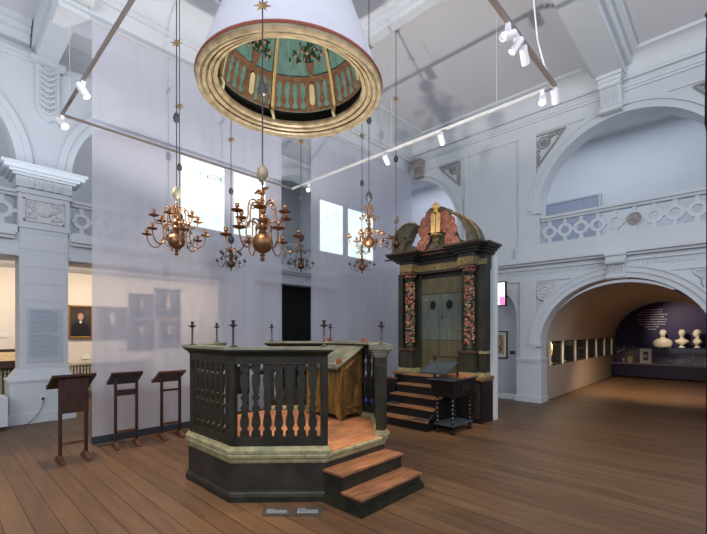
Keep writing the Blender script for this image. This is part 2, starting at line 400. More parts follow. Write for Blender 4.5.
def rosette(y, z, r, label):
    mb = MB(); mb.lathe((XR-.015, y, z), [(r, 0), (r, -.03), (r*.93, -.05), (r*.8, -.05), (r*.74, -.03), (r*.4, -.03)], 28, axis='x')
    for k in range(8):
        a = k*pi/4; mb.ball((XR-.05, y+cos(a)*r*.5, z+sin(a)*r*.5), r*.2, .5)
    mb.ball((XR-.055, y, z), r*.25, .6); mb.torus((XR-.045, y, z), r*.86, .012)
    return tag(mb.build('plaster_rosette', ornament, smooth=True), label, 'ornament')
rosette(3.03, 2.44, .17, 'round white plaster flower rosette left of the lower arch, beside the niche')
rosette(.22, 2.46, .17, 'round white plaster rosette right of the lower arch, at the photo edge')
# triangular scroll ornaments at the upper arches
def tri_orn(y0, z0, dy, dz, label):
    mb = MB(); x = XR-.02
    P = [(y0, z0), (y0+dy, z0), (y0, z0-dz)]
    for p, q in zip(P, P[1:]+P[:1]): mb.tube([(x, p[0], p[1]), (x, q[0], q[1])], .018, 6)
    cy, cz = y0+dy*.28, z0-dz*.26; r_ = min(abs(dy), dz)*.2
    mb.torus((x, cy, cz), r_, .016); mb.torus((x, cy, cz), r_*.5, .014); mb.ball((x, cy, cz), r_*.3, .5)
    for t in (.5, .66, .8):
        mb.torus((x, y0+dy*t, z0-dz*.09), .035, .012, n=12); mb.torus((x, y0+dy*.09, z0-dz*t), .035, .012, n=12)
        mb.torus((x, y0+dy*t*.55+dy*.1, z0-dz*(1-t)*.7), .025, .01, n=10)
    return tag(mb.build('plaster_scroll_ornament', relief_grey, smooth=True), label, 'ornament')
tri_orn(3.22, 5.97, -.62, .72, 'triangular scrolled plaster ornament at the upper left of the large balcony arch')
tri_orn(-.1, 5.97, .6, .72, 'triangular scrolled plaster ornament at the upper right of the balcony arch, near the photo edge')
tri_orn(5.1, 5.97, .6, .62, 'triangular scrolled plaster ornament above the small arch behind the ark')
# keystones / corbels
def bracket(x, y, z0, z1, w, d, label, flutes=True, m=plaster):
    t = thing('arch_keystone', label, 'keystone', (x, y, z0))
    mb = MB(); mb.box(x-d, x, y-w/2, y+w/2, z1-.06, z1); mb.box(x-d*.85, x, y-w*.46, y+w*.46, z1-.12, z1-.06)
    pts = [(x, z0), (x-d*.45, z0), (x-d*.5, z0+.05), (x-d*.42, z0+.12), (x-d*.5, z0+(z1-z0)*.4), (x-d*.8, z1-.12), (x, z1-.12)]
    mb.prism([(p[0], y-w*.42, p[1]) for p in pts], None, (0, w*.84, 0)); mb.build('bracket_block', m, t)
    if flutes:
        fb = MB()
        for k in range(5):
            yy = y-w*.3+k*w*.15; fb.hexa([(x-d*.44, yy-.008, z0+.1), (x-d*.44, yy+.008, z0+.1), (x-.02, yy+.008, z0+.1), (x-.02, yy-.008, z0+.1), (x-d*.8-.015, yy-.008, z1-.14), (x-d*.8-.015, yy+.008, z1-.14), (x-.02, yy+.008, z1-.14), (x-.02, yy-.008, z1-.14)])
        fb.build('fluting', m, t)
    sb = MB(); sb.tube([(x-d*.5, y-w*.45, z0+.05), (x-d*.5, y+w*.45, z0+.05)], .055, 12); sb.build('scroll', m, t, smooth=True); sb = MB(); sb.tube([(x-d*.75, y-w*.45, z1-.17), (x-d*.75, y+w*.45, z1-.17)], .06, 12); sb.build('scroll', m, t, smooth=True)
bracket(XR-.02, 1.66, 2.62, 3.13, .36, .26, 'white fluted scroll keystone at the top of the lower vaulted arch')
bracket(XR, 1.74, 5.92, 6.58, .42, .4, 'white fluted corbel above the balcony arch, carrying the ceiling beam')
bracket(XR, 6.3, 5.82, 6.3, .3, .3, 'small grey-brown corbel at the far corner, above the small arch behind the ark', m=relief_grey)

# balcony lattice of the right wall
def lattice(axis, k, t0, t1, n, z0, z1, name, label, cat='balustrade', special=None):
    L = t1-t0; zc = (z0+z1)/2; p = L/n
    t = thing(name, label, cat, (k, (t0+t1)/2, z0) if axis == 'x' else ((t0+t1)/2, k, z0))
    def P(a, z, d=0): return (k+d, a, z) if axis == 'x' else (a, k+d, z)
    top = MB(); bot = MB()
    for mbx, za, zb, w in ((top, z1, z1+.05, .07), (top, z1+.05, z1+.1, .12), (bot, z0-.04, z0, .07)):
        if axis == 'x': mbx.box(k-w, k+w, t0, t1, za, zb)
        else: mbx.box(t0, t1, k-w, k+w, za, zb)
    top.build('top_rail', plaster, t); bot.build('bottom_rail', plaster, t)
    h = z1-z0
    for i in range(n):
        c = t0+p*(i+.5); r_ = h*.27
        mb = MB()
        # flat ring made of segments plus four spokes
        m_ = 20
        for j in range(m_):
            a0, a1 = 2*pi*j/m_, 2*pi*(j+1)/m_
            q = [(c+cos(a)*rr, zc+sin(a)*rr) for a, rr in ((a0, r_*.62), (a1, r_*.62), (a1, r_*1.12), (a0, r_*1.12))]
            mb.hexa([P(*s_, -.035) for s_ in q]+[P(*s_, .035) for s_ in q])
        for (ax_, az) in ((1, 0), (-1, 0), (0, 1), (0, -1)):
            ln = p/2 if ax_ else h/2
            p0 = (c+ax_*r_*1.05, zc+az*r_*1.05); p1 = (c+ax_*ln, zc+az*ln); wd = .03
            q = [(p0[0]-az*wd, p0[1]-ax_*wd), (p0[0]+az*wd, p0[1]+ax_*wd), (p1[0]+az*wd*1.3, p1[1]+ax_*wd*1.3), (p1[0]-az*wd*1.3, p1[1]-ax_*wd*1.3)]
            mb.hexa([P(*s_, -.03) for s_ in q]+[P(*s_, .03) for s_ in q])
        mb.build('lattice_ring', plaster, t)
        if special is not None and i in special:
            s2 = MB(); s2.lathe(P(c, zc), [(r_*.95, -.05), (r_*.9, -.065), (r_*.5, -.05), (r_*.4, -.06), (0, -.075)], 24, axis=axis); s2.build('medallion', relief_grey, t, smooth=True)
    return t
lattice('x', XR+.1, -.01, 3.11, 10, 3.56, 4.04, 'balcony_balustrade', 'white openwork ring balustrade along the balcony of the large upper arch on the right', special=(4,) )
# grey screen on the balcony
y0_, z0_ = uvx(597, 230, 12.3); y1_, z1_ = uvx(544, 204, 12.3)
t = thing('balcony_door', 'grey-blue door panel on the wall behind the large balcony arch', 'door', (12.56, (y0_+y1_)/2, 3.4))
MB().box(12.5, 12.59, y0_, y1_, 3.4, z1_).build('door_panel', doorgrey, t)
mb = MB(); mb.box(12.48, 12.6, y0_-.05, y0_, 3.4, z1_+.05); mb.box(12.48, 12.6, y1_, y1_+.05, 3.4, z1_+.05); mb.box(12.48, 12.6, y0_, y1_, z1_, z1_+.05); mb.build('door_frame', plaster_grey, t)

# vaulted bay
mb = MB(); n = 32
YV = 3.12; CZ0, CZ1 = .78, 1.36
vx = []
for u in (549.5, 562.5, 575, 586.5, 596, 604, 611.3):
    t_ = (u-353.5)/F; vx.append(YV/(.687-.727*t_)*(.727+.687*t_))
cs = [(3.12, CZ1)]+[(1.65+1.47*cos(pi*i/n), 1.36+1.24*sin(pi*i/n)) for i in range(1, n)]+[(.18, 1.36), (.18, 0)]
mb.rings([[(x, p[0], p[1]) for p in cs] for x in (XT-.02, 17.3)], close=False, cap=False)
for xa_, xb_, za_, zb_ in ((XT-.02, 17.3, 0, CZ0), (XT-.02, vx[0], CZ0, CZ1), (vx[6], 17.3, CZ0, CZ1)): mb.rings([[(xa_, YV, za_), (xa_, YV, zb_)], [(xb_, YV, za_), (xb_, YV, zb_)]], close=False, cap=False)
struct(mb.build('wall_vaulted_bay', vault_paint, smooth=True))
struct(MB().box(17.25, 17.4, -.2, 3.4, 0, 3.0).build('wall_end_purple', purple))
# pale text on the purple wall
mb = MB(); widths = (.5, .62, .78, .7, .8, .74, .66, .4, .2)
for k, w_ in enumerate(widths):
    z = 2.33-k*.085; y = 2.05
    x_ = y+w_/2
    while x_ > y-w_/2:
        l_ = random.uniform(.03, .09); mb.box(17.235, 17.245, x_-l_, x_, z, z+.026); x_ -= l_+.02
tag(mb.build('wall_quotation', ink_light), 'small pale lines of lettering on the purple wall of the vaulted bay, above the busts', 'wall text')

# ---------------------------------------------------------------- left arcade
YL, YT = 8.95, 9.45
def arcade_up(c, a=1.6, s_=4.42, b_=1.6): return ell(c, a, s_, b_)
u1, u2, u3 = arcade_up(-.57), arcade_up(3.42), arcade_up(7.4)
segs = [(-4, -2.17, 1, lambda x: [(0, 2.95+.001), (2.95, ZC)]), (-2.17, 1.03, 32, lambda x: [(u1(x), ZC)]), (1.03, 1.82, 1, lambda x: [(4.42, ZC)]),
        (1.82, 5.02, 32, lambda x: [(u2(x), ZC)]), (5.02, 5.8, 1, lambda x: [(0, ZC)]), (5.8, 9.0, 32, lambda x: [(u3(x), ZC)]), (9.0, 9.4, 1, lambda x: [(0, ZC)])]
wall_cells('wall_left', 'y', YL, YT, segs)
mb = MB()
for x0, x1 in ((-4, 1.07), (1.77, 5.02), (5.8, XR)): mb.box(x0, x1, YL+.02, YL+.5, 2.9, 3.32)
struct(mb.build('wall_left_gallery_front', plaster))
struct(MB().box(-4, XR, YL+.5, 11.6, 3.0, 3.3).build('floor_left_gallery', plaster))
struct(MB().box(-4, XR, 11.6, 11.8, 0, 3.1).build('wall_left_back', plaster_warm)); struct(MB().box(-4, XR, 11.6, 11.8, 3.1, ZC).build('wall_left_back', plaster_grey))
mb = MB()
for z0, z1, d in ((2.9, 2.96, .03), (3.18, 3.24, .06), (3.24, 3.3, .11)):
    for x0, x1 in ((-4, 1.0), (1.8, 5.02), (5.8, XR)): mb.box(x0, x1, YL-d, YL, z0, z1)
for x0, x1 in ((-4, 1.05), (1.79, 5.02), (5.8, XR)): mb.box(x0, x1, YL, YL+.4, 3.3, 3.4)
trim(mb, 17)
mb = MB(); arch_band(mb, 'y', YL, 3.42, 1.6, 1.6, 4.42, .12, .03); arch_band(mb, 'y', YL, 3.42, 1.72, 1.72, 4.42, .1, .06); arch_band(mb, 'y', YL, -.57, 1.6, 1.6, 4.42, .12, .03); arch_band(mb, 'y', YL, -.57, 1.72, 1.72, 4.42, .1, .06)
arch_band(mb, 'y', YL, 7.4, 1.6, 1.6, 4.42, .2, .05); trim(mb, 18)
for lab, x0, x1, n_ in (('white ring balustrade of the left gallery, left of the tall pillar', -2.6, 1.05, 9), ('white ring balustrade of the left gallery, behind the gauze screens right of the pillar', 1.8, 5.0, 8), ('white ring balustrade of the left gallery, above the dark doorway', 5.8, 9.0, 8)):
    lattice('y', YL+.12, x0, x1, n_, 3.44, 3.94, 'gallery_balustrade', lab)
# pier
t = thing('square_pillar', 'tall white square pillar with moulded capital carrying the left gallery arches', 'pillar', (1.42, 9.1, 0))
mb = MB(); mb.box(.93, 1.84, YL-.1, YT, 0, .74); mb.box(.9, 1.87, YL-.13, YT, 0, .17)
mb.hexa([(.93, YL-.1, .74), (1.84, YL-.1, .74), (1.84, YT, .74), (.93, YT, .74), (1.07, YL, .93), (1.77, YL, .93), (1.77, YT, .93), (1.07, YT, .93)]); mb.box(.91, 1.86, YL-.12, YT, .72, .76); mb.build('pillar_base', plaster, t)
mb = MB(); z = .93
while z < 3.35:
    z2 = min(z+.3, 3.4); mb.box(1.07, 1.77, YL, YT, z, z2-.008); mb.box(1.078, 1.762, YL+.008, YT, z2-.008, z2); z = z2
mb.build('pillar_shaft', plaster, t)
mb = MB(); mb.box(1.05, 1.79, YL-.02, YT, 3.4, 4.06)
for z0, z1, d in ((4.0, 4.06, .03), (4.1, 4.28, .03), (4.28, 4.32, .08), (4.32, 4.36, .13), (4.36, 4.42, .2), (4.42, 4.46, .24)):
    mb.box(1.05-d, 1.79+d, YL-.02-d, YT, z0, z1)
mb.box(1.05, 1.79, YL-.02, YT, 4.06, 4.12)
for x0 in (1.2, 1.33, 1.46, 1.59): mb.box(x0, x0+.06, YL-.07, YL, 4.1, 4.27)
mb.build('capital', plaster, t)
mb = MB(); x0, x1, z0, z1 = 1.12, 1.7, 3.52, 3.92
for a in ((x0, x1, z0, z0+.025), (x0, x1, z1-.025, z1), (x0, x0+.025, z0, z1), (x1-.025, x1, z0, z1)): mb.box(a[0], a[1], YL-.045, YL-.02, a[2], a[3])
mb.ball((1.41, YL-.02, 3.72), .1, 1.25, .35, 1)
for sx in (-1, 1):
    for sz in (-1, 1):
        mb.torus((1.41+sx*.2, YL-.03, 3.72+sz*.09), .045, .014, 'y', 14); mb.torus((1.41+sx*.13, YL-.03, 3.72+sz*.13), .025, .011, 'y', 10)
        mb.tube([(1.41+sx*.1, YL-.03, 3.72+sz*.03), (1.41+sx*.17, YL-.03, 3.72+sz*.01), (1.41+sx*.25, YL-.03, 3.72+sz*.14)], .013, 6)
mb.build('relief_panel', ornament, t, smooth=True)
# text panel on the pillar
tp = thing('text_panel', 'tall grey-white printed text panel on the front of the white pillar', 'text panel', (1.4, YL-.01, 1.1))
MB().box(1.17, 1.68, YL-.012, YL-.002, 1.05, 2.0).build('panel_board', textpanel, tp)
mb = MB(); z = 1.95
for k in range(40):
    if k in (0, 19): mb.box(1.21, 1.5, YL-.016, YL-.012, z, z+.012)
    elif k == 18: pass
    elif k < 37: mb.box(1.21, 1.64-random.random()*.05-(.2 if k in (17, 36) else 0), YL-.015, YL-.012, z, z+.007)
    z -= .0225
mb.build('printed_text', ink, tp)
# acanthus corbel above pillar
t = thing('carved_corbel', 'long white corbel with carved leaf relief above the tall pillar', 'corbel', (1.45, YL, 5.3))
mb = MB(); mb.prism([(x_, YL+.01, z_) for x_, z_ in ((1.28, 6.32), (1.28, 5.55), (1.33, 5.42), (1.45, 5.33), (1.57, 5.42), (1.62, 5.55), (1.62, 6.32))], None, (0, -.1, 0)); mb.box(1.2, 1.7, YL-.2, YL, 6.3, 6.38); mb.build('corbel_block', plaster, t)
mb = MB()
for k in range(8):
    z_ = 5.5+k*.1
    for s_ in (-1, 1):
        mb.tube([(1.45, YL-.1, z_-.05), (1.45+s_*.07, YL-.12, z_), (1.45+s_*.12, YL-.1, z_+.05), (1.45+s_*.08, YL-.12, z_+.08)], [.02, .024, .02, .01], 6)
    mb.ball((1.45, YL-.11, z_), .025)
mb.build('leaf_relief', ornament, t, smooth=True)
# black sheet painting the darkness inside the doorway beyond the gap
x0, z1 = uvy(282.5, 284, 9.3); x1, _ = uvy(309, 284, 9.3)
d = MB().box(x0-.02, x1+.1, 9.3, 9.36, 0, 2.93).build('doorway_dark_1', black); struct(d)
mb = MB(); mb.box(5.8, x0-.02, 9.3, 9.4, 0, 2.93); mb.box(x1+.1, XR, 9.3, 9.4, 0, 2.93); struct(mb.build('wall_left_bay', plaster))
# arched windows in the left back wall glowing with daylight
winm = emit('daylight_window', (205, 215, 240), 1.1)
for i, (xc, zc) in enumerate(((uvy(314, 225, 11.6)[0], 0), (uvy(383, 225, 11.6)[0], 0))):
    mb = MB(); w_ = .38
    pts = [(xc-w_, 11.57, 4.1), (xc+w_, 11.57, 4.1)]+[(xc+w_*cos(a), 11.57, 5.3+w_*1.3*sin(a)) for a in [pi*k/14 for k in range(15)]]
    mb.prism(pts, None, (0, .02, 0)); w = mb.build('window_%d' % (i+1), winm); struct(w)
    fr = MB(); fr.box(xc-.02, xc+.02, 11.53, 11.57, 4.1, 5.75); fr.box(xc-w_, xc+w_, 11.53, 11.57, 4.66, 4.7); fr.box(xc-w_, xc+w_, 11.53, 11.57, 5.26, 5.3); fr.box(xc-w_-.05, xc-w_, 11.5, 11.57, 4.1, 5.3); fr.box(xc+w_, xc+w_+.05, 11.5, 11.57, 4.1, 5.3); fr.build('window_frame', plaster, w)

# ================================================================= GAUZE SCREENS with projected pages
YS = 6.58
def screen(x0, x1, label):
    t = thing('gauze_screen', label, 'screen', ((x0+x1)/2, YS, 0))
    mb = MB(); n = 60; r0 = []; r1 = []
    for i in range(n+1):
        x = x0+(x1-x0)*i/n; y = YS+.006*sin(i*1.7)+.004*sin(i*.6)
        r0.append((x, y, .1)); r1.append((x, y, 6.0))
    mb.rings([r0, r1], close=False, cap=False); mb.build('gauze_cloth', gauze, t, smooth=True)
    MB().box(x0, x1, YS-.03, YS+.03, 0, .1).build('bottom_bar', skirt_dk, t); MB().box(x0, x1, YS-.02, YS+.02, 5.97, 6.01).build('top_bar', track_m, t)
screen(1.58, 4.86, 'translucent white gauze screen behind the lecterns, portraits showing through')
screen(5.63, 9.36, 'translucent white gauze screen between the dark doorway and the ark')
def glyph_text(txt, size, x, y, z, parent, name):
    cu = bpy.data.curves.new(name, 'FONT'); cu.body = txt; cu.size = size; cu.extrude = .002; cu.align_x = 'RIGHT'
    tmp = bpy.data.objects.new('tmp', cu); COL.objects.link(tmp); bpy.context.view_layer.update()
    me = bpy.data.meshes.new_from_object(tmp.evaluated_get(bpy.context.evaluated_depsgraph_get())); bpy.data.objects.remove(tmp)
    me.materials.clear(); me.materials.append(proj_ink)
    o = bpy.data.objects.new(name, me); COL.objects.link(o); o.parent = parent; o.rotation_euler = (pi/2, 0, 0); o.location = Vector((x, y, z))-Vector(parent.location)
    return o
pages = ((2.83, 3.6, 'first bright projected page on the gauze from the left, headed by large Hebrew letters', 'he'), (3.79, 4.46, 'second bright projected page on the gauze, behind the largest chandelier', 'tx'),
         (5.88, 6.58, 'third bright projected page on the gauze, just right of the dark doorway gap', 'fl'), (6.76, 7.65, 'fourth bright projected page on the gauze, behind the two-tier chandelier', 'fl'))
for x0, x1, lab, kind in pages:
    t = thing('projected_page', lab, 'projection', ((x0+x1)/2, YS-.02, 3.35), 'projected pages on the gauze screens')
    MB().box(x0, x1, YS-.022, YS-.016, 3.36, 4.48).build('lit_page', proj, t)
    if kind == 'he': glyph_text('\u05e8\u05e8\u05e8\u05e9\u05e7\u05d0', .15, x1-.05, YS-.026, 4.22, t, 'heading_letters')
    if kind in ('he', 'tx'):
        mb = MB()
        for k in range(26):
            z = 4.14-k*.026 if kind == 'he' else 4.36-k*.03
            x = x0+.2
            while x < x1-.1:
                l_ = random.uniform(.02, .07); mb.box(x, min(x+l_, x1-.08), YS-.0235, YS-.0222, z, z+.0045); x += l_+.02
        mb.build('text_lines', mat('projected_faint_text', (172, 186, 190), .8) if 'projected_faint_text' not in MATS else MATS['projected_faint_text'], t)

# ================================================================= PORTRAITS, radiators, wall show-case beyond the arcade
def portrait(u0, v0, u1_, v1_, label, frame_m, kind, y=11.58):
    x0, z1 = uvy(u0, v0, y); x1, _ = uvy(u1_, v0, y); z0 = uvy(u0, v1_, y)[1]
    t = thing('portrait_painting', label, 'painting', ((x0+x1)/2, y, z0), 'portraits on the wall behind the arcade')
    fw = min(x1-x0, z1-z0)*.09
    mb = MB()
    for a in ((x0, x1, z0, z0+fw), (x0, x1, z1-fw, z1), (x0, x0+fw, z0, z1), (x1-fw, x1, z0, z1)): mb.box(a[0], a[1], y-.05, y+.01, a[2], a[3])
    mb.build('frame', frame_m, t, bevel=.008)
    c = MB().box(x0+fw, x1-fw, y-.02, y, z0+fw, z1-fw).build('canvas', canvas_dk, t)
    cx = (x0+x1)/2; H_ = z1-z0; W_ = x1-x0; hy = y-.024; hz = z0+H_*.66; hr = H_*.1
    def disc(cx_, cz, rx, rz, m, name, lay=0):
        mb = MB(); n = 18; mb.prism([(cx_+rx*cos(2*pi*i/n), hy-lay, cz+rz*sin(2*pi*i/n)) for i in range(n)], None, (0, -.003, 0)); return mb.build(name, m, c)
    mb = MB(); mb.prism([(cx-W_*.36, hy, z0+fw+.004), (cx+W_*.36, hy, z0+fw+.004), (cx+W_*.34, hy, z0+H_*.38), (cx+W_*.16, hy, z0+H_*.5), (cx-W_*.1, hy, z0+H_*.53), (cx-W_*.32, hy, z0+H_*.42)], None, (0, -.003, 0)); mb.build('painted_coat', coatm, c)
    if kind == 'band': 
        disc(cx, z0+H_*.46, W_*.1, H_*.08, shirtm, 'painted_collar', .004); disc(cx-.02, z0+H_*.3, W_*.14, H_*.04, skin, 'painted_hands', .004)
    else: disc(cx, z0+H_*.5, W_*.05, H_*.05, shirtm, 'painted_collar', .004)
    disc(cx, hz+hr*.25, hr*.86, hr*1.1, hairm if kind != 'beard' else beardm, 'painted_hair', .007); disc(cx, hz, hr*.76, hr*1.02, skin, 'painted_face', .011)
    if kind == 'beard': disc(cx, hz-hr*.9, hr*.62, hr*.8, beardm, 'painted_beard', .015)
portrait(67.5, 305, 92.5, 338.5, 'gilt-framed portrait of a bald man in a black coat, beside the pillar, in plain view', goldframe, 'plain')
portrait(96, 306, 127, 338, 'portrait of a white-bearded person, seen through the gauze, next to the unveiled portrait', goldframe, 'beard')
portrait(129, 293, 153, 317, 'small dark portrait seen through the gauze, upper row, left one', darkframe, 'plain')
portrait(155, 288, 180, 317, 'large portrait of a seated person with hands folded, upper row behind the gauze', darkframe, 'band')
portrait(128, 319, 154, 349, 'dark-framed portrait behind the gauze, lower row, nearest the lecterns middle one', darkframe, 'plain')
portrait(157, 319, 180, 346, 'pale-framed portrait behind the gauze, lower row, right one', goldframe, 'plain')
def small_label(u, v, y, label, w=.18, h=.1):
    x, z = uvy(u, v, y); tag(MB().box(x-w/2, x+w/2, y-.012, y+.01, z-h/2, z+h/2).build('caption_card', paper), label, 'caption card')
small_label(86, 357, 11.59, 'small white caption card on the cream wall under the bald man portrait')
small_label(1, 335, 11.59, 'small white caption card on the cream wall at the left photo edge')
def radiator(x0, x1, label):
    t = thing('radiator', label, 'radiator', ((x0+x1)/2, 11.4, .06), 'cream radiators under the back wall')
    mb = MB(); x = x0
    while x < x1: mb.box(x, x+.035, 11.33, 11.5, .14, .78); x += .065
    mb.build('ribs', radm, t, bevel=.006)
    mb = MB(); mb.box(x0, x1, 11.36, 11.47, .16, .2); mb.box(x0, x1, 11.36, 11.47, .7, .74); mb.box(x0-.02, x1+.02, 11.3, 11.53, .8, .84)
    mb.build('header_pipes', radm, t)
    MB().box(x0+.05, x0+.1, 11.38, 11.45, 0, .16).build('foot', radm, t); MB().box(x1-.1, x1-.05, 11.38, 11.45, 0, .16).build('foot', radm, t)
radiator(2.3, 4.0, 'cream ribbed radiator on the back wall, right of the pillar behind the lecterns')
radiator(-.2, 1.85, 'cream ribbed radiator left of the pillar, under the wall show case')
t = thing('wall_show_case', 'shallow dark show case holding a strip of parchment, left of the pillar', 'show case', (.5, 11.3, .95))
MB().box(-.6, 1.9, 11.1, 11.58, .85, .93).build('case_tray', darkframe, t); mb = MB(); mb.box(-.6, 1.9, 11.08, 11.12, .82, .97); mb.box(-.6, 1.9, 11.54, 11.58, .93, 1.2); mb.build('case_rim', darkframe, t)
tag(MB().hexa([(-.5, 11.14, .935), (1.8, 11.14, .935), (1.8, 11.5, .935), (-.5, 11.5, .935), (-.5, 11.14, .95), (1.8, 11.14, .95), (1.8, 11.5, 1.14), (-.5, 11.5, 1.14)]).build('parchment_strip', parch), 'long strip of aged parchment lying in the dark show case left of the pillar', 'parchment')
# white plinth at left edge + cord
x1, _ = uvy(7, 420, 8.6); t = thing('display_plinth', 'low white display plinth cut by the left edge of the photo', 'plinth', (x1-.4, 8.75, 0))
MB().box(x1-.9, x1, 8.5, 9.0, .06, .52).build('plinth_box', plaster, t); MB().box(x1-.86, x1-.04, 8.54, 8.96, 0, .06).build('plinth_foot', darkframe, t)
t = thing('wall_socket', 'small white wall socket at the foot of the pillar with a cord plugged in', 'socket', (1.36, YL-.1, .4))
MB().box(1.34, 1.42, YL-.112, YL-.1, .37, .45).build('socket_plate', paper, t); MB().lathe((1.38, YL-.112, .41), [(.025, 0), (.025, -.01), (.012, -.03)], 12, axis='y').build('plug', cord_m, t)
tag(MB().tube([(1.38, YL-.14, .41), (1.38, YL-.16, .33), (1.34, YL-.16, .22), (1.26, YL-.17, .1), (1.16, YL-.18, .01), (1.1, YL-.3, .008)], .006, 6).build('power_cord', cord_m, smooth=True), 'thin dark cord hanging from the pillar socket down to the floor', 'cord')
tag(MB().box(.6+1.0, 1.95, 6.36, 6.5, 0, .012).build('floor_caption_plate', capt), 'flat grey caption plate on the floor at the corner of the gauze screen', 'caption plate')

# ================================================================= LECTERNS
def lectern(x, y, bw, sw, h, kind, label, rz=0):
    t = thing('wooden_lectern', label, 'lectern', (x, y, 0), 'wooden lecterns', rz)
    def B(mb, name, m, bev=.003): return mb.build(name, m, t, local=True, bevel=bev)
    for s in (-1, 1):
        B(MB().box(s*sw/2-.018, s*sw/2+.018, -.02, .02, .04, h-.04), 'leg', lectwood)
        mb = MB(); mb.prism([(s*sw/2-.025, p, q) for p, q in ((-.17, 0), (.17, 0), (.17, .03), (.08, .06), (.04, .085), (-.04, .085), (-.08, .06), (-.17, .03))], None, (.05, 0, 0)); B(mb, 'foot', lectwood_lt)
    B(MB().box(-sw/2, sw/2, -.012, .012, .2, .235), 'stretcher', lectwood_lt)
    if kind == 'panel': B(MB().box(-sw/2-.02, sw/2+.02, -.035, -.02, h-.47, h-.02), 'front_panel', lectwood)
    elif kind == 'rail': B(MB().box(-sw/2, sw/2, -.015, .015, h-.32, h-.24), 'upper_rail', lectwood)
    else: B(MB().box(-sw/2, sw/2, -.012, .012, h-.3, h-.27), 'upper_rail', lectwood)
    mb = MB(); mb.hexa([(-bw/2, -.09, h-.02), (bw/2, -.09, h-.02), (bw/2, .26, h-.19), (-bw/2, .26, h-.19), (-bw/2, -.09, h+.012), (bw/2, -.09, h+.012), (bw/2, .26, h-.16), (-bw/2, .26, h-.16)])
    B(mb, 'slanted_board', lectwood if kind != 'slim' else lectwood_lt)
    B(MB().box(-bw/2, bw/2, .25, .27, h-.19, h-.13), 'book_ledge', lectwood)
lectern(1.23, 5.95, .46, .27, 1.06, 'panel', 'dark wooden lectern with a solid back panel, leftmost of the three by the gauze')
lectern(1.88, 6.12, .39, .26, 1.03, 'rail', 'slim open wooden lectern with a broad upper rail, middle of the three by the gauze', R(-6))
lectern(2.5, 6.15, .39, .26, 1.0, 'slim', 'slim open wooden lectern with thin crossbars, right of the three, nearest the platform', R(-4))
x_, y_ = 3.9, 6.1
lectern(3.65, 6.1, .42, .28, 1.0, 'panel', 'dark red-brown lectern glimpsed through the platform balusters, below the largest chandelier', R(5))
lectern(4.3, 6.1, .36, .28, .98, 'slim', 'dark slim lectern seen between the balusters just left of the dark doorway', R(-5))

# ================================================================= OCTAGONAL PLATFORM
BC = Vector((3.01, 3.86)); AP = 1.07; rv = AP/cos(pi/8)
def octo(ap, z): 
    r_ = ap/cos(pi/8); return [(BC.x+r_*cos(R(22.5+45*k)), BC.y+r_*sin(R(22.5+45*k)), z) for k in range(8)]
bim = thing('octagonal_platform', 'dark green octagonal wooden reading platform with balustrade and steps, mid hall', 'platform', (BC.x, BC.y, 0))
mb = MB(); mb.rings([octo(AP, 0), octo(AP, .4)]); mb.build('platform_body', darkgreen_side, bim)
mb = MB(); mb.rings([octo(AP+.026, 0), octo(AP+.026, .05), octo(AP+.018, .075), octo(AP+.005, .09), octo(AP+.001, .11)]); mb.build('base_moulding', darkgreen, bim)
mb = MB(); mb.rings([octo(AP+.005, .36), octo(AP+.012, .375), octo(AP+.016, .4), octo(AP+.03, .412), octo(AP+.034, .435), octo(AP+.028, .447)]); mb.build('edge_moulding', cream_paint, bim)
mb = MB(); mb.rings([octo(AP+.0, .446), octo(AP+.0, .453)]); mb.build('platform_floor', tread, bim)
# steps on the near side (-y) and the far side (+y)
for sgn in (-1, 1):
    for k, (dy0, z0, z1) in enumerate(((.0, 0, .285), (.235, 0, .135))):
        ya = BC.y+sgn*(AP+dy0); yb = BC.y+sgn*(AP+dy0+.235)
        x0, x1 = BC.x-.455, BC.x+.43
        MB().box(x0, x1, min(ya, yb), max(ya, yb), 0, z1).build('step_riser', darkgreen, bim)
        MB().box(x0-.02, x1+.02, min(ya, yb+sgn*.02), max(ya, yb+sgn*.02), z1, z1+.018).build('step_tread', treadwood, bim)
    ya = BC.y+sgn*AP; yb = BC.y+sgn*(AP+.5)
    mb = MB(); mb.box(x0-.03, x1+.03, min(ya, yb), max(ya, yb), 0, .045); mb.box(x0-.018, x1+.018, min(ya, yb-sgn*.012), max(ya, yb-sgn*.012), .045, .07); mb.build('step_skirting', darkgreen, bim)
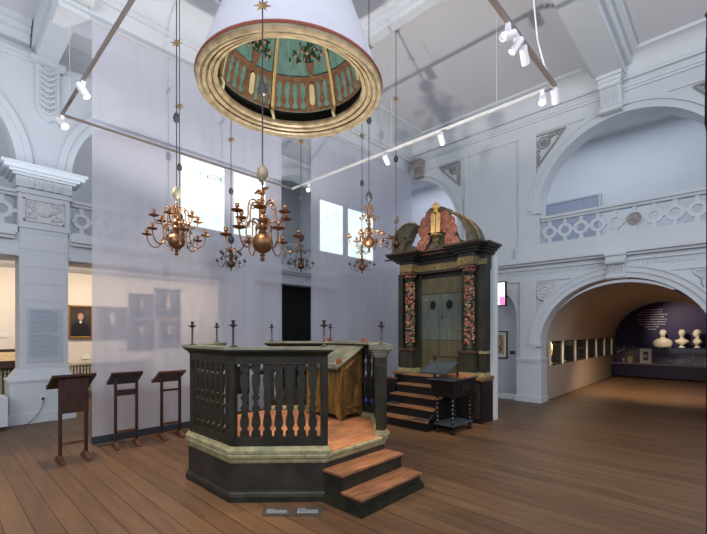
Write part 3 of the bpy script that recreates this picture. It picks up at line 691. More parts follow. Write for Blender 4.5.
# balustrade
INS = .035; rr_ = (AP-INS)/cos(pi/8)
V = [Vector((BC.x+rr_*cos(R(22.5+45*k)), BC.y+rr_*sin(R(22.5+45*k)))) for k in range(8)]   # V[k]: 0=P6 1=P7 2=P8 3=P1 4=P2 5=P3 6=P4 7=P5
def offs(d): 
    r2 = (AP-INS+d)/cos(pi/8); return [Vector((BC.x+r2*cos(R(22.5+45*k)), BC.y+r2*sin(R(22.5+45*k)))) for k in range(8)]
OPEN = {(2, 3): (1, 0), (4, 5): (0, 1), (0, 1): (0, 1)}
def seg_rail(mb, i, j, w0, z0, z1, w1=None, ext=0):
    w1 = w0 if w1 is None else w1
    O0, I0, O1, I1 = offs(w0), offs(-w0), offs(w1), offs(-w1)
    u_ = (V[j]-V[i]).normalized(); oi, oj = OPEN.get((i, j), (0, 0))
    if oi or oj:
        nn = Vector((-u_.y, u_.x)); nn = -nn if (V[i]-BC).dot(nn) < 0 else nn
        if oj: O0[j], I0[j], O1[j], I1[j] = V[j]+u_*w0+nn*w0, V[j]+u_*w0-nn*w0, V[j]+u_*w1+nn*w1, V[j]+u_*w1-nn*w1
        if oi: O0[i], I0[i], O1[i], I1[i] = V[i]-u_*w0+nn*w0, V[i]-u_*w0-nn*w0, V[i]-u_*w1+nn*w1, V[i]-u_*w1-nn*w1
    e = Vector((0, 0))
    mb.hexa([(O0[i]-e).to_3d()+Vector((0, 0, z0)), (O0[j]+e).to_3d()+Vector((0, 0, z0)), (I0[j]+e).to_3d()+Vector((0, 0, z0)), (I0[i]-e).to_3d()+Vector((0, 0, z0)),
             (O1[i]-e).to_3d()+Vector((0, 0, z1)), (O1[j]+e).to_3d()+Vector((0, 0, z1)), (I1[j]+e).to_3d()+Vector((0, 0, z1)), (I1[i]-e).to_3d()+Vector((0, 0, z1))])
prof_b = [(0, 1), (.08, 1), (.1, .62), (.13, .62), (.15, .95), (.2, 1), (.26, .85), (.32, .62), (.36, .6), (.38, .9), (.41, .9), (.43, .55), (.5, .5), (.52, .85), (.55, .85), (.57, .55), (.62, .62), (.7, .92), (.78, 1), (.83, .9), (.86, .6), (.88, .55), (.9, .95), (.93, 1), (1, 1)]
def baluster_mesh(w, z0, z1):
    mb = MB(); h = z1-z0
    pts = [(w*f, 0, z0+h*t) for t, f in prof_b]+[(-w*f, 0, z0+h*t) for t, f in prof_b[::-1]]
    mb.prism([(p[0], -.011, p[2]) for p in pts], None, (0, .022, 0))
    return mb.mesh('baluster', darkgreen)
BM_ = baluster_mesh(.041, 0, .7)
for i, j, nb in ((2, 3, 8), (3, 4, 7), (4, 5, 7), (0, 1, 7), (7, 0, 7), (6, 7, 6)):
    mb = MB(); seg_rail(mb, i, j, .065, .452, .48, .065); seg_rail(mb, i, j, .065, .48, .495, .05); seg_rail(mb, i, j, .05, .495, .515, .04); mb.build('rail_plinth', cream_paint, bim)
    mb = MB(); seg_rail(mb, i, j, .025, .515, .6); mb.build('bottom_rail', darkgreen, bim)
    mb = MB(); seg_rail(mb, i, j, .025, 1.29, 1.36); mb.build('frieze_board', darkgreen, bim)
    mb = MB(); seg_rail(mb, i, j, .029, 1.287, 1.294); mb.build('red_line', red_line, bim)
    mb = MB(); seg_rail(mb, i, j, .03, 1.358, 1.375, .04); seg_rail(mb, i, j, .04, 1.375, 1.41, .085); seg_rail(mb, i, j, .09, 1.41, 1.425); mb.build('rail_cornice', darkgreen, bim)
    mb = MB(); seg_rail(mb, i, j, .105, 1.425, 1.45, .1); mb.build('rail_top', rail_top, bim)
    a, c_ = V[i], V[j]; e = (c_-a); L = e.length; ang = math.atan2(e.y, e.x)
    for k in range(nb):
        p = a+e*((k+1)/(nb+1)); o = bpy.data.objects.new('baluster', BM_); COL.objects.link(o); o.parent = bim; o.location = (p.x-BC.x, p.y-BC.y, .595); o.rotation_euler = (0, 0, ang)
for k in (0, 1, 2, 3, 4, 5, 7):
    mb = MB(); a = R(22.5+45*k); mb.obox((V[k].x, V[k].y), a, .05, .06, .5, 1.36); mb.build('corner_post', darkgreen, bim)
# free post at the step side
P4 = V[6]; t = MB()
t.obox((P4.x, P4.y), R(-67.5), .1, .1, .49, 1.3); t.build('entrance_post', darkgreen, bim)
mb = MB(); mb.obox((P4.x, P4.y), R(-67.5), .15, .15, .453, .48); mb.obox((P4.x, P4.y), R(-67.5), .12, .12, .48, .51); mb.build('post_foot', cream_paint, bim)
mb = MB(); mb.obox((P4.x, P4.y), R(-67.5), .11, .11, 1.22, 1.235); mb.obox((P4.x, P4.y), R(-67.5), .11, .11, 1.3, 1.315); mb.build('red_line', red_line, bim)
mb = MB()
for w_, z0, z1 in ((.12, 1.315, 1.34), (.15, 1.34, 1.37), (.18, 1.37, 1.395), (.22, 1.395, 1.45)): mb.obox((P4.x, P4.y), R(-67.5), w_, w_, z0, z1)
mb.build('post_capital', rail_top, bim)
# candlesticks on the rails
def candlestick_mesh():
    pr = [(.034, 0), (.036, .006), (.03, .012), (.014, .018), (.009, .03)]
    for k in range(9): pr += [(.0115, .038+k*.018), (.007, .047+k*.018)]
    pr += [(.012, .205), (.036, .222), (.038, .228), (.012, .232), (.013, .255), (.016, .262), (.016, .275), (.008, .275)]
    return MB().lathe((0, 0, 0), pr, 12).mesh('candlestick', steel, True)
CM = candlestick_mesh()
where = {0: 'at the far right rail corner behind the reading desk', 1: 'on the far rail end, just left of the dark doorway', 2: 'at the rear left end of the railing, behind the near corner', 3: 'on the leftmost corner of the railing',
         4: 'on the near left corner of the railing', 5: 'on the near right end of the railing, left of the steps', 6: 'on the free-standing entrance post by the steps'}
for k, w_ in where.items():
    q = V[k]*1.0
    o = bpy.data.objects.new('candlestick', CM); COL.objects.link(o); o.location = (q.x, q.y, 1.45); o.scale = (1.1, 1.1, .92)
    tag(o, 'dark twisted candlestick '+w_, 'candlestick', 'candlesticks on the platform railing')
# caption plates on floor
for (u0, v0, u1_, v1_), lab in (((263, 508.5, 291, 516.5), 'flat grey caption plate on the floor before the platform, left of the pair'), ((294, 508, 322, 516.5), 'flat grey caption plate on the floor before the platform, right of the pair')):
    def g(u, v): t_ = (u-353.5)/F; d_ = F*1.6/(v-331); return (d_*(.727+.687*t_), d_*(.687-.727*t_))
    q = [g(u0-1, v1_), g(u1_, v1_), g(u1_+.5, v0), g(u0+1, v0)]
    t = thing('floor_caption_plate', lab, 'caption plate', (sum(p[0] for p in q)/4, sum(p[1] for p in q)/4, 0))
    MB().hexa([(p[0], p[1], 0) for p in q]+[(p[0], p[1], .012) for p in q]).build('plate', capt, t)
    mb = MB()
    A, B_, C_, D_ = [Vector(p) for p in q]
    for k in range(4):
        f0 = .25+k*.15; l = A.lerp(D_, f0).lerp(B_.lerp(C_, f0), .12); r_ = A.lerp(D_, f0).lerp(B_.lerp(C_, f0), .85 if k < 3 else .4); l2 = A.lerp(D_, f0+.05).lerp(B_.lerp(C_, f0+.05), .12); r2 = A.lerp(D_, f0+.05).lerp(B_.lerp(C_, f0+.05), .85 if k < 3 else .4)
        mb.hexa([(p.x, p.y, .012) for p in (l, r_, r2, l2)]+[(p.x, p.y, .0135) for p in (l, r_, r2, l2)])
    mb.build('printed_text', ink, t)
# reading desk
t = thing('reading_desk', 'gold-brown marbled cabinet desk with broad grey sloping top, on the octagonal platform', 'desk', (3.9, 4.05, .453))
dx0, dx1, dy0, dy1 = 3.6, 4.0, 3.62, 4.3; zb = .453
mb = MB(); pts = [(dx0, zb+.08), (dx0, 1.17), (dx1, 1.38), (dx1, zb+.08)]; mb.prism([(p[0], dy0, p[1]) for p in pts], None, (0, dy1-dy0, 0)); mb.build('cabinet_body', goldbrown, t)
mb = MB()
for y_ in (dy0-.005, dy1-.015): mb.prism([(p[0], y_, p[1]) for p in ((dx0, zb), (dx0+.05, zb), (dx0+.07, zb+.04), (dx0+.12, zb+.07), (dx1-.12, zb+.07), (dx1-.07, zb+.04), (dx1-.05, zb), (dx1, zb), (dx1, zb+.1), (dx0, zb+.1))], None, (0, .02, 0))
for x_ in (dx0-.005, dx1-.015): mb.prism([(x_, p[0], p[1]) for p in ((dy0, zb), (dy0+.05, zb), (dy0+.07, zb+.04), (dy0+.12, zb+.07), (dy1-.12, zb+.07), (dy1-.07, zb+.04), (dy1-.05, zb), (dy1, zb), (dy1, zb+.1), (dy0, zb+.1))], None, (.02, 0, 0))
mb.build('scalloped_base', goldbrown, t)
mb = MB(); y_ = dy0-.004; q = [(dx0+.06, y_, zb+.16), (dx1-.05, y_, zb+.16), (dx1-.05, y_, 1.27), (dx0+.06, y_, 1.1)]
for p, r_ in zip(q, q[1:]+q[:1]): mb.tube([p, r_], .011, 6)
mb.build('panel_moulding', goldbrown, t)
mb = MB(); sl = .21/.4; xa, xb = dx0-.1, dx1+.08
za = 1.17-.1*sl+.01; zb2 = 1.38+.08*sl+.01
mb.hexa([(xa, dy0-.05, za), (xb, dy0-.05, zb2), (xb, dy1+.05, zb2), (xa, dy1+.05, za), (xa, dy0-.05, za+.03), (xb, dy0-.05, zb2+.03), (xb, dy1+.05, zb2+.03), (xa, dy1+.05, za+.03)]); 
mb.hexa([(xa, dy0-.03, za-.02), (xb, dy0-.03, zb2-.02), (xb, dy1+.03, zb2-.02), (xa, dy1+.03, za-.02), (xa, dy0-.03, za), (xb, dy0-.03, zb2), (xb, dy1+.03, zb2), (xa, dy1+.03, za)])
mb.build('sloping_top', rail_top, t, bevel=.006)
MB().box(xa-.015, xa+.012, dy0-.05, dy1+.05, za, za+.055).build('book_ledge', rail_top, t, bevel=.005)
for x_, y_ in ((xa+.05, dy0-.01), (xb-.05, dy0), (xb-.05, dy1), (xa+.05, dy1)):
    zz = za+(x_-xa)*(zb2-za)/(xb-xa)+.025
    MB().box(x_-.025, x_+.025, y_-.025, y_+.025, zz, zz+.07).build('corner_block', block_wood, t)

# ================================================================= ARK
AX = 6.5
ark = thing('torah_ark', 'tall dark green painted baroque cabinet with carved columns and broken pediment, right of centre', 'ark', (6.75, 4.0, 0))
Y0, Y1 = 3.12, 4.99
MB().box(6.5, 6.95, Y0, Y1, 0, .76).build('plinth', blackwood, ark)
mb = MB(); mb.box(6.42, 6.95, Y0-.02, Y1+.03, .76, .8); mb.box(6.46, 6.95, Y0-.01, Y1+.02, .73, .76); mb.build('plinth_top', stepwood, ark)
mb = MB(); mb.box(6.47, 6.5, Y0+.03, Y0+.42, .08, .7); mb.build('plinth_panel', darkgreen_side, ark)
mb = MB(); mb.box(6.78, 6.93, Y0+.06, Y1-.06, .8, 2.75); mb.box(6.68, 7.0, Y0+.06, Y0+.24, .8, 2.75); mb.box(6.68, 7.0, Y1-.24, Y1-.06, .8, 2.75)
mb.box(6.72, 6.8, 3.54, 3.62, .8, 2.72); mb.box(6.72, 6.8, 4.5, 4.56, .8, 2.72); mb.build('cabinet_body', ark_green, ark)
# doors
DY0, DY1, DM = 3.6, 4.5, 4.06
MB().box(6.74, 6.79, DY0, DY1, .8, 1.42).build('lower_panel', ark_panel, ark)
MB().box(6.74, 6.79, DY0, DY1, 2.32, 2.62).build('upper_panel', ark_panel, ark)
for y0, y1 in ((DY0, DM-.004), (DM+.004, DY1)):
    d = MB().box(6.74, 6.785, y0, y1, 1.43, 2.31).build('door', ark_door, ark)
    hy = DM-.18 if y0 < DM-.1 else DM+.18
    mb = MB(); mb.prism([(6.736, hy+.068*cos(2*pi*i/24), 2.1+.088*sin(2*pi*i/24)) for i in range(24)], None, (.012, 0, 0)); mb.build('oval_hole', black, d)
    oy = DY0+.06 if y0 < DM-.1 else DY1-.1
    for zz in (1.6, 2.2):
        mb = MB(); k = 1 if y0 < DM-.1 else .45
        mb.torus((6.735, oy, zz), .05*k, .008, 'x', 12); mb.torus((6.735, oy+.03*k, zz+.07*k), .03*k, .007, 'x', 10); mb.torus((6.735, oy+.03*k, zz-.07*k), .03*k, .007, 'x', 10); mb.ball((6.735, oy, zz), .02); mb.tube([(6.735, oy-.04, zz), (6.735, oy+.12*k, zz)], .008, 6)
        mb.build('wrought_hinge', giltstone, d, smooth=True)
MB().ball((6.725, DM-.03, 1.9), .022).build('door_knob', giltstone, ark, smooth=True)
# pedestals and columns
def carved_column(yc):
    mb = MB(); mb.box(6.46, 6.76, yc-.15, yc+.15, .87, 1.2); mb.build('pedestal', ark_green, ark)
    mb = MB(); mb.box(6.43, 6.78, yc-.18, yc+.18, .8, .84); mb.box(6.445, 6.77, yc-.165, yc+.165, .84, .875); mb.build('pedestal_foot', cream_paint, ark)
    mb = MB(); mb.box(6.45, 6.78, yc-.16, yc+.16, 1.2, 1.22); mb.box(6.43, 6.8, yc-.18, yc+.18, 1.22, 1.25); mb.build('pedestal_cap', red_line, ark)
    c = MB().lathe((6.6, yc, 1.25), [(.1, 0), (.1, .02), (.085, .03), (.09, .05), (.07, .07), (.066, .1), (.066, 1.28), (.08, 1.3), (.07, 1.33), (.1, 1.4)], 18).build('carved_column', ark_green, ark, smooth=True)
    rnd = random.Random(int(yc*100))
    groups = {'carved_roses': (MB(), carve_red), 'carved_leaves': (MB(), carve_green), 'gilt_carving': (MB(), carve_gold)}
    for k in range(46):
        z = 1.38+k*.0262
        for q in range(6):
            cls = rnd.choices(['carved_roses', 'carved_leaves', 'gilt_carving'], (5, 2, 1) if int((z-1.3)/.16) % 2 else (3, 2, 2))[0]; a = rnd.uniform(0, 2*pi); rad = rnd.uniform(.022, .034); groups[cls][0].ball((6.6+.07*cos(a), yc+.07*sin(a), z+rnd.uniform(-.01, .01)), rad, 1, 1, rnd.uniform(.7, 1.2), 8, 6)
    for nme, (g_, m_) in groups.items(): g_.build(nme, m_, c, smooth=True)
    mb = MB(); mb.lathe((6.6, yc, 2.62), [(.075, 0), (.1, .05), (.09, .06), (.12, .1)], 16); mb.box(6.47, 6.73, yc-.13, yc+.13, 2.72, 2.75)
    for q in range(8): a = q*pi/4; mb.ball((6.6+.1*cos(a), yc+.1*sin(a), 2.68), .025)
    mb.build('column_capital', pinkred, ark, smooth=True)
carved_column(3.4); carved_column(4.68)
# rear pilasters with dark sides
for y0 in (Y0, Y1-.12):
    MB().box(6.62, 6.78, y0, y0+.12, .8, 2.75).build('side_pilaster', ark_green, ark); mb = MB(); mb.box(6.6, 6.8, y0-.02, y0+.14, 1.2, 1.25); mb.box(6.6, 6.8, y0-.02, y0+.14, .8, .87); mb.build('pilaster_band', cream_paint, ark)
# entablature, breaking forward over the columns
mb = MB(); mb.box(6.66, 6.93, Y0+.02, Y1-.02, 2.72, 3.02)
for yc in (3.4, 4.68): mb.box(6.47, 6.7, yc-.16, yc+.16, 2.75, 3.02)
mb.build('entablature', ark_green, ark)
mb = MB(); mb.box(6.64, 6.67, 3.5, 4.55, 2.76, 2.88); 
for yc in (3.4, 4.68): mb.box(6.45, 6.48, yc-.15, yc+.15, 2.76, 2.9); mb.box(6.47, 6.66, yc-.165, yc-.155, 2.76, 2.9)
mb.box(6.6, 6.66, Y0-.02, Y0+.14, 2.76, 2.86); mb.build('gilt_frieze', giltstone, ark)
mb = MB()
for z0, z1, d in ((2.98, 3.02, .05), (3.02, 3.06, .1), (3.06, 3.09, .16), (3.09, 3.13, .2)):
    mb.box(6.64-d, 6.95, Y0-d*.8, Y1+d*.8, z0, z1)
    for yc in (3.4, 4.68): mb.box(6.47-d, 6.8, yc-.17-d, yc+.17+d, z0, z1)
mb.build('cornice', darkgreen_side, ark)
mb = MB(); 
for yc in (3.4, 4.68): mb.box(6.262, 6.275, yc-.37, yc+.37, 3.095, 3.115)
mb.box(6.43, 6.445, Y0-.16, Y1+.16, 3.095, 3.115)
for k in range(34): y_ = Y0+.02+k*.062; mb.box(6.46, 6.5, y_, y_+.03, 3.035, 3.06)
mb.build('cornice_trim', red_line, ark)
# pediment
PX = 6.55
def P2(u, v): y_, z_ = uvx(u, v, PX); return (y_, z_)
def slab(pts, x0, dx, name, m, bev=.01, smooth=False):
    mb = MB(); mb.prism([(x0, p[0], p[1]) for p in pts], None, (dx, 0, 0)); return mb.build(name, m, ark, bevel=bev)
back = [(391, 252), (404, 243), (416, 247), (420, 240), (428, 222), (424, 212), (429, 207), (440, 205.5), (449, 208.5), (447, 215), (452, 226), (457, 238), (466, 241), (484, 245)]
zb_ = 3.12
bk_ = [P2(u, v) for u, v in back]; bk_ = [(y_, max(z_, zb_)) for y_, z_ in bk_]
slab([(Y1-.05, zb_)]+[p for p in bk_ if p[1] > zb_+.02]+[(Y0+.05, zb_)], PX+.05, .1, 'pediment_board', ark_grey)
def arc_piece(outer, inner, name):
    pts = [P2(u, v) for u, v in outer]+[P2(u, v) for u, v in inner[::-1]]
    pts = [(y_, max(z_, zb_)) for y_, z_ in pts]
    o = slab(pts, PX-.05, .22, name, ark_grey)
    mb = MB(); oo = [P2(u, v) for u, v in outer]
    mb.tube([(PX-.05, max(p[0], 0), max(p[1], zb_)) for p in oo], .022, 8); mb.build('gilt_edge', giltstone, o, smooth=True)
arc_piece([(452, 213), (458, 214), (465, 217), (471, 221), (477, 228), (480.5, 236), (481.5, 244)], [(452, 213.5), (458, 217), (463, 223), (466.5, 231), (467.5, 245)], 'pediment_arc')
arc_piece([(417.5, 224.5), (411, 224), (405, 226), (400, 231), (396, 238), (394, 246), (394, 256)], [(417.5, 226), (412, 233), (409, 241), (405, 247), (403, 255)], 'pediment_arc')
# pink scalloped drapes: rows of lobes
lobL = [(429.5, 217, .1), (425, 223.5, .115), (423.3, 231, .12), (428, 227, .11), (425, 240, .1), (421.5, 245.5, .105)]
lobR = [(444, 217, .1), (449, 222, .115), (451, 229.5, .12), (446, 226, .11), (449.5, 238, .1), (453.5, 242.5, .11)]
for lst in (lobL, lobR):
    mb = MB()
    for (u, v, q_) in lst: y_, z_ = P2(u, v); mb.ball((PX+.02, y_, z_), q_, .3, 1, 1.1, 14, 8)
    o = mb.build('carved_drapery', pinkred, ark, smooth=True); mb = MB()
    for (u, v, q_) in lst: y_, z_ = P2(u, v); mb.torus((PX+.005, y_, z_), q_*.92, .012, 'x', 20, 6, 1.1)
    mb.build('scallop_edges', carve_red, o, smooth=True)
for ya, yb in (((432.5), 436.7), (437.3, 441.5)):
    pa, pb = P2(ya, 235)[0], P2(yb, 235)[0]; zb3 = P2(437, 233.5)[1]; zt = P2(437, 213.5)[1]; n = 8
    pts = [(pa, zb3), (pb, zb3)]+[((pa+pb)/2+(pb-pa)/2*cos(pi*i/n), zt-.04+.04*sin(pi*i/n)) for i in range(n+1)]
    slab(pts, PX-.07, .04, 'stone_tablet', tablet)
yc, zt = P2(437, 210.5); mb = MB(); mb.lathe((PX-.04, yc, zt-.05), [(.05, 0), (.055, .03), (.045, .04), (.06, .09)], 12)
for q in range(6): a = q*pi/3; mb.tube([(PX-.04+.055*cos(a), yc+.055*sin(a), zt+.03), (PX-.04+.06*cos(a), yc+.06*sin(a), zt+.09), (PX-.04+.02*cos(a), yc+.02*sin(a), zt+.12)], [.014, .014, .006], 6)
mb.ball((PX-.04, yc, zt+.13), .025); mb.build('gilt_crown', crown_m, ark, smooth=True)
yc, zt = P2(437, 233.5); mb = MB(); mb.lathe((PX-.02, yc, zt-.26), [(.0, 0), (.03, .03), (.02, .06), (.06, .12), (.05, .14), (.1, .2), (.12, .21), (.12, .235)], 14); mb.build('tablet_bracket', giltstone, ark, smooth=True)
# steps of the ark
SY0, SY1 = 3.5, 4.52
st = thing('ark_steps', 'flight of dark wooden steps with worn orange treads leading up to the tall ark', 'steps', (5.8, 4.0, 0))
for k, xf in enumerate((5.38, 5.57, 5.76, 5.95, 6.14)):
    z1 = .16*(k+1); xe = (5.57, 5.76, 5.95, 6.14, 6.42)[k]
    MB().box(xf+.02, xe+.03 if k < 4 else 6.41, SY0+.01, SY1, 0 if k == 0 else z1-.165, z1-.025).build('step_riser', blackwood, st)
    MB().box(xf, xe+.03 if k < 4 else 6.41, SY0, SY1+.01, z1-.025, z1).build('step_tread', stepwood, st)
mb = MB(); mb.prism([(p[0], SY0, p[1]) for p in ((5.4, 0), (6.41, 0), (6.41, .76), (6.2, .76), (5.4, .12))], None, (0, .02, 0)); mb.build('step_side', blackwood, st)
for (x_, y_), lab in (((5.67, 4.38), 'dark caption plate on the second ark step, at its left end'), ((5.47, 3.68), 'dark caption plate on the bottom ark step, at its right end')):
    zz = .32 if x_ > 5.55 else .16
    tag(MB().box(x_-.06, x_+.06, y_-.12, y_+.12, zz+.001, zz+.009).build('step_caption_plate', skirt_dk), lab, 'caption plate')
# white panel behind the ark
tag(MB().box(6.96, 7.1, 3.1, 5.0, 0, 3.02).build('backing_panel', plaster), 'white free-standing panel behind the ark, a thin strip showing at its right', 'panel')
mb = MB(); mb.box(5.95, 6.0, 4.56, 6.2, .0, .7)
t = thing('low_barrier', 'low dark wooden barrier board left of the ark steps', 'barrier', (5.97, 5.4, 0)); mb.build('board', blackwood, t)
MB().box(5.93, 6.02, 4.56, 6.2, .7, .73).build('board_cap', lectwood_lt, t)
tag(MB().box(5.2, 5.88, 4.9, 6.25, 0, .3).build('blue_floor_block', blue, bevel=.03), 'bright blue block on the floor between platform and ark', 'floor_block')  # plain low block in bright blue

# small black prayer stand at the ark
t = thing('turned_leg_stand', 'small black table with turned legs and slanted book board, right of the ark steps', 'stand', (5.85, 3.28, 0))
tx0, tx1, ty0, ty1 = 5.5, 6.12, 3.09, 3.44
prl = [(.03, 0), (.038, .02), (.03, .06), (.014, .07)]
z = .08
for k in range(7): prl += [(.026, z+.02), (.03, z+.035), (.013, z+.062)]; z += .066
prl += [(.028, z+.01), (.028, .6)]
for x_ in (tx0+.04, tx1-.04):
    for y_ in (ty0+.04, ty1-.04): MB().lathe((x_, y_, 0), prl, 12).build('leg', blackwood, t, smooth=True)
MB().box(tx0, tx1, ty0, ty1, .12, .15).build('lower_shelf', blueslate, t, bevel=.004)
mb = MB(); mb.hexa([(tx0, ty0, .58), (tx1, ty0, .58), (tx1, ty1, .58), (tx0, ty1, .58), (tx0-.1, ty0-.03, .84), (tx1+.05, ty0-.03, .84), (tx1+.05, ty1+.03, .84), (tx0-.1, ty1+.03, .84)]); mb.build('drawer_box', blackwood, t)
MB().box(tx0+.2, tx1-.16, ty0-.035, ty0-.02, .66, .76).build('drawer_recess', black, t)
MB().box(tx0-.12, tx1+.07, ty0-.05, ty1+.05, .84, .86).build('table_top', blueslate, t)
mb = MB()
for k in range(9): x_ = tx0+.24+k*.05; mb.box(x_, x_+.012, ty0-.03, ty1+.03, .86, .88)
mb.build('slats', tread, t)
q = [(5.36, 3.14, .93), (5.36, 3.62, .93), (5.72, 3.62, 1.09), (5.72, 3.14, 1.09)]
MB().hexa([(a, b_, c_) for a, b_, c_ in q]+[(a-.008, b_, c_+.022) for a, b_, c_ in q]).build('slanted_board', blueslate, t)
mb = MB(); mb.box(5.72, 5.75, 3.14, 3.17, .6, 1.19); mb.box(5.72, 5.75, 3.56, 3.59, .6, 1.19); mb.box(5.71, 5.76, 3.12, 3.61, 1.17, 1.195); mb.build('board_frame', lectwood, t)
mb = MB(); mb.tube([(5.4, 3.1, .89), (5.55, 3.09, .8), (5.72, 3.09, .66)], .012, 6); mb.build('board_brace', lectwood_lt, t)

# ================================================================= right wall: screen, drawing, caption
t = thing('wall_television', 'tilted wall television with a white and pink picture, in the niche right of the ark', 'television', (9.1, 4.0, 2.0))
ya, zt = uvx(506, 281, 9.0); yb, zt2 = uvx(496.8, 279, 9.0); zb1 = uvx(506, 306, 9.0)[1]
yb += .15
MB().box(9.0, 9.05, ya, yb, zb1, zt).build('screen_housing', black, t); MB().box(8.99, 9.0, ya+.03, yb-.03, zb1+.03, zt-.03).build('screen_picture', screen_white, t)
MB().box(8.985, 8.99, ya+.03, ya+.14, zb1+.03, zb1+.22).build('screen_graphic', screen_pink, t); MB().box(9.05, XT, (ya+yb)/2-.03, (ya+yb)/2+.03, (zb1+zt)/2-.03, (zb1+zt)/2+.03).build('wall_arm', black, t)
t = thing('framed_drawing', 'small framed drawing in a thin dark frame on the wall right of the ark', 'picture', (XT-.02, 4.3, 1.0))
ya, zt = uvx(507.5, 331, XT-.02); yb, _ = uvx(493, 331, XT-.02); zb1 = uvx(507.5, 358.5, XT-.02)[1]
mb = MB()
for a in ((ya, yb, zb1, zb1+.025), (ya, yb, zt-.025, zt), (ya, ya+.025, zb1, zt), (yb-.025, yb, zb1, zt)): mb.box(XT-.04, XT-.0, a[0], a[1], a[2], a[3])
mb.build('frame', darkframe, t); MB().box(XT-.02, XT-.01, ya+.02, yb-.02, zb1+.02, zt-.02).build('paper_mount', paper, t)
c = MB().box(XT-.024, XT-.02, ya+.09, yb-.09, zb1+.1, zt-.1).build('drawing_sheet', parch, t)
mb = MB()
for k in range(9): y_ = ya+.14+random.random()*(yb-ya-.3); z_ = zb1+.15+random.random()*(zt-zb1-.3); mb.tube([(XT-.026, y_, z_), (XT-.026, y_+random.uniform(-.04, .04), z_+.08), (XT-.026, y_+random.uniform(-.05, .05), z_+.12)], .006, 5)
mb.build('pencil_strokes', hairm, t)
y_, z_ = uvx(512.5, 352.5, XT); tag(MB().box(XT-.012, XT, y_-.06, y_+.06, z_-.04, z_+.04).build('caption_card', skirt_dk), 'small dark caption card on the wall right of the framed drawing', 'caption card')

# ================================================================= vaulted bay show-cases
exh = ['tall gold candelabrum inside the first show case at the arch', 'slim silver spire standing in the second show case', 'thin tall brass pointer standing in the third show case', 'slanting silver yad pointer in the fourth show case', 'small pale dish in the fifth show case', 'small gold casket in the sixth show case, farthest in the vault']
ordn = ['first from the arch', 'second from the arch', 'third from the arch', 'fourth from the arch', 'fifth from the arch', 'sixth, nearest the purple wall']
for k in range(6):
    a, b_ = vx[k], vx[k+1]
    t = thing('niche_show_case', 'white-framed show case in the left wall of the vaulted bay, '+ordn[k], 'show case', ((a+b_)/2, YV+.2, CZ0), 'show cases in the vaulted bay')
    a += .006; b_ -= .006; mb = MB(); mb.box(a+.02, b_-.02, YV+.4, YV+.42, CZ0+.02, CZ1-.02); mb.build('dark_back', black, t)
    mb = MB(); mb.box(a, a+.02, YV+.004, YV+.42, CZ0, CZ1); mb.box(b_-.02, b_, YV+.004, YV+.42, CZ0, CZ1); mb.box(a+.03, b_-.03, YV-.0, YV+.42, CZ0, CZ0+.02); mb.box(a+.03, b_-.03, YV-.0, YV+.42, CZ1-.02, CZ1); mb.build('case_frame', black, t); mb = MB(); mb.box(a-.006, a+.025, YV-.03, YV+.003, CZ0, CZ1); mb.box(b_-.025, b_+.006, YV-.03, YV+.003, CZ0, CZ1); mb.build('mullion', plaster_warm, t)
    MB().box(a+.03, b_-.03, YV+.004, YV+.008, CZ0+.02, CZ1-.02).build('glass_pane', glass, t)
    MB().box(a+.06, b_-.06, YV+.1, YV+.12, CZ1-.028, CZ1-.02).build('case_lamp', showlamp, t)
    cx = (a+b_)/2; y_ = YV+.14; CZ0 += .021
    mb = MB()
    if k == 0:
        mb.lathe((cx, y_, CZ0), [(.06, 0), (.05, .02), (.015, .04), (.02, .1), (.012, .14), (.03, .18), (.014, .22), (.05, .3), (.06, .4), (.03, .5), (.0, .52)], 14); mb.tube([(cx-.12, y_, .3+CZ0), (cx-.1, y_, .22+CZ0), (cx, y_, .2+CZ0), (cx+.1, y_, .22+CZ0), (cx+.14, y_, .3+CZ0)], .014, 6)
        mm, nm = goldobj, 'gold_candelabrum'
    elif k == 1: mb.lathe((cx, y_, CZ0), [(.08, 0), (.08, .02), (.012, .03), (.01, .2), (.03, .24), (.012, .28), (.0, .45)], 12); mm, nm = silverobj, 'silver_spire'
    elif k == 2: mb.lathe((cx, y_, CZ0), [(.04, 0), (.01, .02), (.01, .36), (.025, .4), (0, .46)], 12); mm, nm = goldobj, 'brass_pointer'
    elif k == 3: mb.tube([(cx-.15, y_, CZ0+.3), (cx+.05, y_, CZ0+.02)], [.02, .012], 8); mb.box(cx-.02, cx+.1, y_-.03, y_+.03, CZ0, CZ0+.02); mm, nm = silverobj, 'silver_pointer'
    elif k == 4: mb.lathe((cx, y_, CZ0), [(.05, 0), (.06, .01), (.02, .03), (.07, .08), (.065, .08)], 14); mm, nm = silverobj, 'pale_dish'
    else: mb.box(cx-.1, cx+.1, y_-.04, y_+.04, CZ0, CZ0+.14); mb.prism([(cx-.1, y_-.04, CZ0+.14), (cx-.1, y_+.04, CZ0+.14), (cx-.1, y_, CZ0+.19)], None, (.2, 0, 0)); mm, nm = goldobj, 'gold_casket'
    tag(mb.build(nm, mm, smooth=(k not in (3, 5))), exh[k], 'exhibit', 'exhibits in the niche show cases'); CZ0 -= .021
